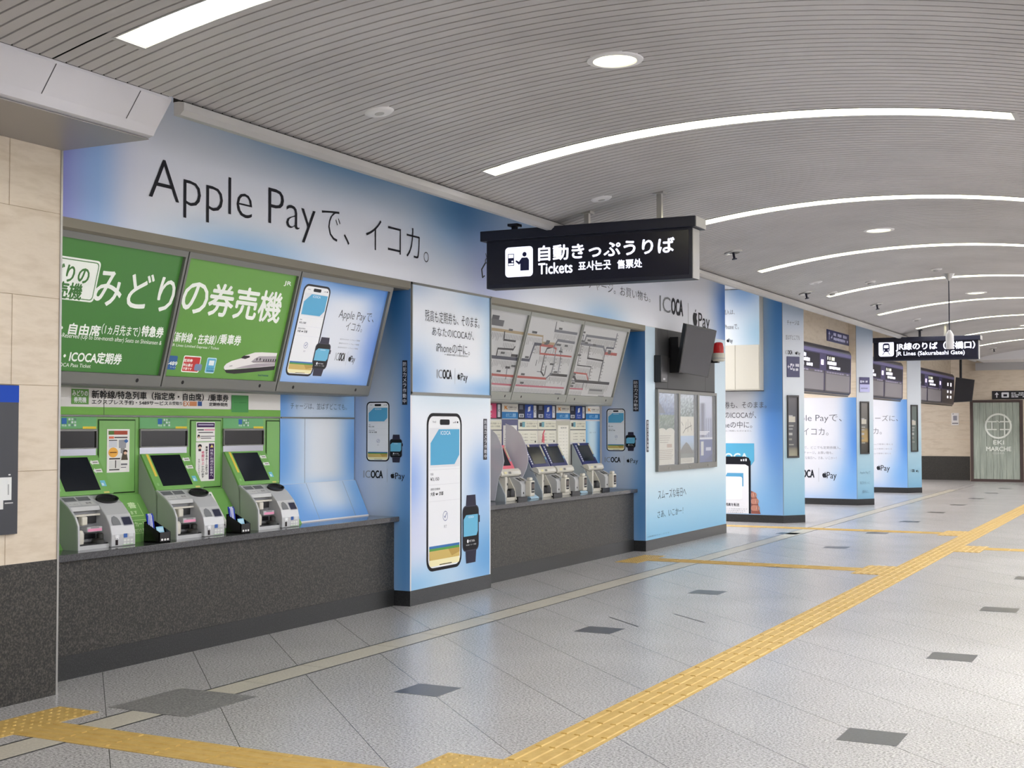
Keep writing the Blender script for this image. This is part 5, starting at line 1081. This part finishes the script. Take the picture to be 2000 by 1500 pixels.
gate_pillar(21.335, 'nearest pointed pale blue gate pillar, below the overhead cabinet', SD3, NOSE, side3, nose3, 3.855)
gate_pillar(26.82, 'middle pointed gate pillar, between the two departure boards', SDP, NOSE, side_std('', ''), nose4, 2.17)
gate_pillar(32.3, 'farthest pointed gate pillar, under the hanging train sign', SDP, NOSE, side_std('', ''), nose5, 2.23)
def nose_case(y0, s0, s1, z0, z1, label, top, kind):
    t = thing('poster_case', label, 'poster case', (.36, y0+.18, z0), 'narrow cases on the gate pillars'); a = noseart(y0, 0); P = lambda s, z, d: a.P(s, z, 0)+a.n*d
    b = B()
    for q in ((s0, z0, s0+.02, z1), (s1-.02, z0, s1, z1), (s0+.02, z0, s1-.02, z0+.03), (s0+.02, z1-.03, s1-.02, z1)): b.prism([P(q[0], q[1], .028), P(q[2], q[1], .028), P(q[2], q[3], .028), P(q[0], q[3], .028)], a.n*-.024)
    b.build('frame', DARKF, t)
    c = noseart(y0, .006); c.gradient(s0+.015, z0+.02, s1-.015, z1-.02, lerp2(0, (0, (176, 172, 150)), (.12, (150, 146, 130)), (.16, (100, 100, 102)), (.8, (112, 112, 116)), (1, (124, 122, 124))) if kind == 0 else lerp2(0, (0, (80, 78, 74)), (.2, (90, 86, 80)), (.22, (188, 160, 110)), (.45, (170, 150, 108)), (.5, (120, 118, 112)), (1, (140, 136, 132))) if kind == 1 else lerp2(0, (0, (110, 122, 116)), (1, (120, 128, 124))), 2, 30)
    H = z1-z0
    for k, (f, h, w_, col) in enumerate(((.66, .02, .5, (190, 190, 190)), (.57, .09, .8, (206, 202, 188)), (.5, .02, .6, (176, 176, 172)), (.45, .02, .5, (170, 170, 168)), (.36, .04, .45, (186, 186, 182)), (.28, .03, .4, (150, 150, 140)), (.2, .02, .6, (160, 160, 150)))): c.rect(s0+.03, z0+f*H, s0+.03+w_*(s1-s0-.06), z0+(f+h)*H, col, 2)
    c.build('poster', INKM, t)
nose_case(21.335, .085, .325, 1.07, 2.10, 'tall narrow poster case on the nearest gate pillar', 0, 0)
nose_case(26.82, .09, .325, 1.03, 2.09, 'tall narrow poster case on the middle gate pillar', 0, 1)
nose_case(32.3, .11, .33, .98, 2.10, 'tall narrow poster case on the farthest gate pillar', 0, 2)
def wall_sign(name, label, art, q, col, draw, th=.012, m=None):
    t = thing(name, label, 'direction sign', tuple(art.P((q[0]+q[2])/2, q[1], 0))); B().prism([art.P(q[0], q[1], 0), art.P(q[2], q[1], 0), art.P(q[2], q[3], 0), art.P(q[0], q[3], 0)], art.n*th).build('plate', m or mat('sign_plate', col, .4), t)
    a = Art(art.O+art.n*th, art.u, art.w, art.base+.0004); draw(a, *q); a.build('lettering', INKM, t); return t
def bars(a, x0, x1, z, h, n, col=(214, 214, 230), seed=1, l=1):
    r = random.Random(seed); x = x0; w_ = (x1-x0)/n
    for k in range(n):
        if r.random() > .12: a.rect(x+.08*w_, z+r.uniform(0, .12)*h, x+w_*.92, z+h*r.uniform(.85, 1), col, l)
        x += w_
def s3(a, x0, z0, x1, z1):
    W, H = x1-x0, z1-z0; w_ = (226, 226, 236)
    a.line([(x0+.08*W, z0+.5*H), (x0+.24*W, z0+.5*H)], .012, w_); a.poly([(x0+.03*W, z0+.5*H), (x0+.12*W, z0+.4*H), (x0+.12*W, z0+.6*H)], w_); a.rr(x0+.24*W, z0+.36*H, x0+.42*W, z0+.66*H, .01, w_); a.rect(x0+.28*W, z0+.42*H, x0+.38*W, z0+.56*H, (60, 60, 110), 2)
    bars(a, x0+.46*W, x0+.95*W, z0+.5*H, .16*H, 5, w_, 2); bars(a, x0+.46*W, x0+.88*W, z0+.3*H, .14*H, 6, w_, 3)
wall_sign('direction_sign', 'small navy sign with a left arrow on the nearest gate pillar', noseart(21.335, .002), (.09, 2.40, .355, 2.74), (62, 62, 100), s3)
def s4(a, x0, z0, x1, z1):
    W, H = x1-x0, z1-z0; a.rect(x0, z0, x1, z0+.52*H, (200, 200, 240)); a.rect(x0+.06*W, z0+.62*H, x0+.2*W, z0+.78*H, (220, 220, 240)); bars(a, x0+.25*W, x0+.8*W, z0+.64*H, .14*H, 5, (220, 220, 236), 3); bars(a, x0+.1*W, x0+.8*W, z0+.2*H, .1*H, 6, (150, 150, 190), 4, 2)
wall_sign('direction_sign', 'small navy and lilac notice sign on the middle gate pillar', noseart(26.82, .002), (.085, 2.28, .35, 2.58), (70, 66, 112), s4)
# overhead cabinet
t = thing('overhead_cabinet', 'cream overhead cabinet with an advert above, hung on the nearest gate pillar', 'cabinet', (-.6, 21.2, 2.175))
B().box(-1.3, -.075, 21.1, 21.33, 2.18, 3.85).build('body', CREAM, t); B().box(-1.31, -.068, 21.09, 21.33, 2.168, 2.18).build('bottom_strip', DARKF, t)
a = faceart(21.1); a.gradient(-1.3, 2.93, -.075, 3.85, blobs((232, 236, 240), [(1, .2, .3, .5, (150, 196, 224), .8), (.8, 1, .3, .4, (110, 160, 220), .8)]), 16, 12); a.build('advert', INK, t)
a = faceart(21.1, .002); a.tpx('定期券購入は、', 1390, 606, 616, 1435, 617, K5, -.005); a.tpx('どこでもiPhoneで。', 1385, 634, 645, 1443, 641, K5, -.005); q0 = a.uv(1396, 672); q1 = a.uv(1431, 660); a.logos(q0[0], q0[1]-.02, q1[0], q1[1]+.03); a.text('F', -.275, 2.79, -.225, 2.89, (30, 30, 30), .02); a.build('lettering', INKM, t)
a = faceart(21.1, .0012); a.rect(-.32, 2.6, -.18, 2.92, (238, 234, 220)); a.build('tag', INKM, t)
for x0, x1 in ((-1.29, -.90), (-.89, -.49), (-.48, -.085)): B().box(x0, x1, 21.094, 21.1, 2.20, 2.925).build('door', CREAM, t, .002)
# stone headers, departure boards
for k, (y0, y1) in enumerate(((22.09, 26.81), (27.58, 32.29), (33.06, 39.99))):
    o = struct(B().box(-.12, .10, y0, y1, 3.0, 3.855).build('wall_header', STONE)); a = wallart(.10); a.rect((y0+y1)/2+.7, 3.0, (y0+y1)/2+.71, 3.85, (150, 136, 118)); a.build('stone_joint', INKM, o)
def board(y0, y1, label, lastplain=False):
    t = thing('departure_board', label, 'departure board', (.1, (y0+y1)/2, 2.2), 'departure boards over the gates'); X = .185
    B().xprof([(.106, 2.22), (X-.03, 2.2), (X, 2.24), (X+.02, 3.03), (X-.02, 3.09), (.106, 3.09)], y0, y1).build('case', BOARDBK, t, .01)
    B().box(.108, .15, y0+.05, y1-.05, 2.17, 2.2).build('under_tray', BLACK, t)
    a = Art((X, 0, 2.24), (0, 1, 0), (.02, 0, .79), .0015); n = max(2, round((y1-y0)/2.1)); W = (y1-y0)/n; g = Art((X, 0, 2.24), (0, 1, 0), (.02, 0, .79), .004)
    a.rect(y0, .70, y1, .76, (128, 122, 168)); a.rect(y0, .38, y1, .70, (84, 78, 118), 0)
    for k in range(n):
        g = Art((X, 0, 2.24), (0, 1, 0), (.02, 0, .79), .004); u = y0+k*W; plain = lastplain and k == n-1
        a.rect(u+.08, .40, u+W*.80 if k < n-1 else u+W-.06, .68, (40, 38, 52), 1)
        if not plain:
            a.rect(u+.06, .02, u+W-.10, .33, (150, 146, 150), 1); a.rect(u+W-.1, .0, u+W-.0, .38, (70, 64, 92), 1)
            for f, h, w_, c in ((.585, .07, .34, (236, 236, 214) if k % 2 else (236, 240, 255)), (.50, .07, .5, (240, 238, 250)), (.425, .06, .62, (240, 240, 252))): bars(g, u+.14, u+.14+w_*W*.8, f, h, 7, c, k+int(f*100), 1)
            if k < n-1: g.rr(u+W*.84, .48, u+W*.94, .58, .02, (226, 214, 246), 1)
            bars(a, u+.1, u+W-.2, .345, .03, 9, (170, 164, 190), k+7, 1)
        else:
            for f, h in ((.47, .12), (.28, .09), (.13, .09)): bars(g, u+W*.42, u+W*.78, f, h, 3, (250, 246, 255), k, 1)
        if g.v: g.build('lit_lettering', GLOW, t)
    a.build('panels', INKM, t)
board(22.3, 26.56, 'nearest departure board over the gates, between the first and middle pillars'); board(27.75, 32.05, 'middle departure board over the gates, partly behind the hanging train sign'); board(33.2, 39.9, 'farthest departure board, ending near the blank far screen', True)
def s5(a, x0, z0, x1, z1):
    W, H = x1-x0, z1-z0; w_ = (206, 206, 232); a.poly([(x0+.05*W, z0+.6*H), (x0+.09*W, z0+.9*H), (x0+.13*W, z0+.6*H)], w_); a.rect(x0+.08*W, z0+.15*H, x0+.10*W, z0+.65*H, w_); a.poly([(x0+.15*W, z0+.3*H), (x0+.22*W, z0+.3*H), (x0+.22*W, z0+.6*H)], w_)
    bars(a, x0+.27*W, x0+.95*W, z0+.55*H, .28*H, 11, w_, 5); bars(a, x0+.27*W, x0+.95*W, z0+.18*H, .26*H, 10, w_, 6)
wall_sign('direction_sign', 'navy sign with an up arrow on the stone header above the nearest departure board', wallart(.102), (24.95, 3.21, 26.9-.12, 3.43), (58, 58, 104), s5)
# far end
ew = struct(B().box(.6, 7.5, 40.05, YEND, 0, 3.2).build('wall_marche', STONE))
t = thing('sliding_door', 'grey green plank door with a round white emblem at the far end', 'door', (1.4, 40, 0))
b = B()
for k in range(7): b.box(.70+k*.18, .70+(k+1)*.18-.006, 40.0, 40.04, .075, 2.27)
b.build('planks', WOODG, t)
b = B().box(.62, .70, 39.97, 40.05, 0, 2.34).box(1.97, 2.05, 39.97, 40.05, 0, 2.34).box(.70, 1.97, 39.97, 40.05, 2.27, 2.34).box(.70, 1.97, 39.97, 40.05, 0, .075); b.build('frame', BROWN, t)
a = faceart(39.995, .012); Wc = (232, 236, 226); cx, cz, r = 1.385, 1.595, .365
a.ring(cx, cz, r, .05, Wc, 2, 40)
w_ = .036
for z in (cz+.125, cz-.10): a.line([(cx-.335, z), (cx-.06, z)], w_, Wc, 2); a.line([(cx+.06, z), (cx+.335, z)], w_, Wc, 2)
a.line([(cx-.17, cz-.10), (cx-.17, cz+.125)], w_, Wc, 2); a.line([(cx+.17, cz-.31), (cx+.17, cz+.31)], w_, Wc, 2); a.line([(cx-.03, cz+.15), (cx+.04, cz+.10)], .02, Wc, 2)
a.text('EKI', cx-.14, 1.07, cx+.15, 1.18, Wc, .03); a.text('MARCHE', cx-.33, .88, cx+.34, 1.00, Wc, .03); a.text('OSAKA', cx-.16, .79, cx+.16, .85, (200, 206, 196), .02); a.build('emblem', INKM, t)
def s6(a, x0, z0, x1, z1):
    W, H = x1-x0, z1-z0; w_ = (236, 236, 240); a.poly([(x0+.05*W, z0+.55*H), (x0+.09*W, z0+.85*H), (x0+.13*W, z0+.55*H)], w_); a.rect(x0+.08*W, z0+.2*H, x0+.10*W, z0+.6*H, w_); a.rr(x0+.18*W, z0+.2*H, x0+.32*W, z0+.82*H, .02, w_); a.rect(x0+.215*W, z0+.34*H, x0+.285*W, z0+.6*H, (30, 30, 36), 2)
    for k in range(3): bars(a, x0+.36*W, x0+.92*W, z0+(.66-.22*k)*H, .13*H, 12-2*k, w_, k+3)
wall_sign('direction_sign', 'black sign with an up arrow above the grey green plank door', faceart(40.045), (1.22, 2.36, 2.65, 2.60), (20, 18, 24), s6)
tag(faceart(40.79).rect(-.02, 1.62, .19, 1.98, (236, 232, 230)).rect(.03, 1.76, .14, 1.9, (150, 150, 160), 2).rect(.0, 1.66, .17, 1.69, (120, 120, 124), 2).rect(.01, 1.94, .05, 1.96, (110, 110, 110), 2).build('wall_notice', INKM), 'small white paper notice on the beige end wall', 'notice')
t = thing('television', 'black screen hanging tilted from a pole at the far end of the gates', 'screen', (.9, 38.3, 2.2))
pts = [hit(px, py, (0, 38.3, 0), Vector((0, 1, 0)))+Vector((0, dy, 0)) for px, py, dy in ((1868, 737, -.12), (1904.5, 742, -.12), (1897, 784, .1), (1861, 786, .1))]
B().prism(pts, (0, .07, 0)).build('case', BLACK, t, .005); ctr = sum(pts, Vector())/4; B().face([p.lerp(ctr, .06)+Vector((0, -.003, 0)) for p in pts][::-1]).build('panel', mat('tv_glass_far', (34, 32, 38), .12), t)
B().tube([(pts[0].x+.12, 38.28, pts[0].z-.05), (pts[0].x+.12, 38.28, 3.862)], .035, 10).build('pole', BLACK, t)
# unseen ceiling lights, added to brighten the gate area and the right side
for x, y, l in ((-2.6, 20.2, 'added square ceiling light behind the poster pillar, out of sight'), (-2.6, 24.4, 'added square ceiling light over the first gates, out of sight'), (-2.6, 29.9, 'added square ceiling light over the second gates, out of sight'), (-2.6, 36, 'added square ceiling light over the last gates, out of sight')):
    t = thing('added_ceiling_light', l, 'ceiling light', (x, y, 3.82), 'added square lights over the gates'); B().box(x-.65, x+.65, y-.65, y+.65, 3.835, 3.86).build('frame', WPAINT, t)
    B().face([(x-.6, y-.6, 3.832), (x-.6, y+.6, 3.832), (x+.6, y+.6, 3.832), (x+.6, y-.6, 3.832)]).build('diffuser', GATE_FILL, t)
for y in (2.0, 9.0, 16.0, 23.0, 30.0, 37.0):  # added row of lamps, fill light from the right
    t = thing('added_ceiling_light', 'added long ceiling light over the right side aisle, out of sight', 'ceiling light', (6.6, y, 3.44), 'added long lights over the right aisle'); B().box(6.45, 6.75, y-1.6, y+1.6, 3.445, 3.46).build('frame', WPAINT, t)
    B().face([(6.47, y-1.55, 3.443), (6.47, y+1.55, 3.443), (6.73, y+1.55, 3.443), (6.73, y-1.55, 3.443)]).build('diffuser', AISLE_FILL, t)
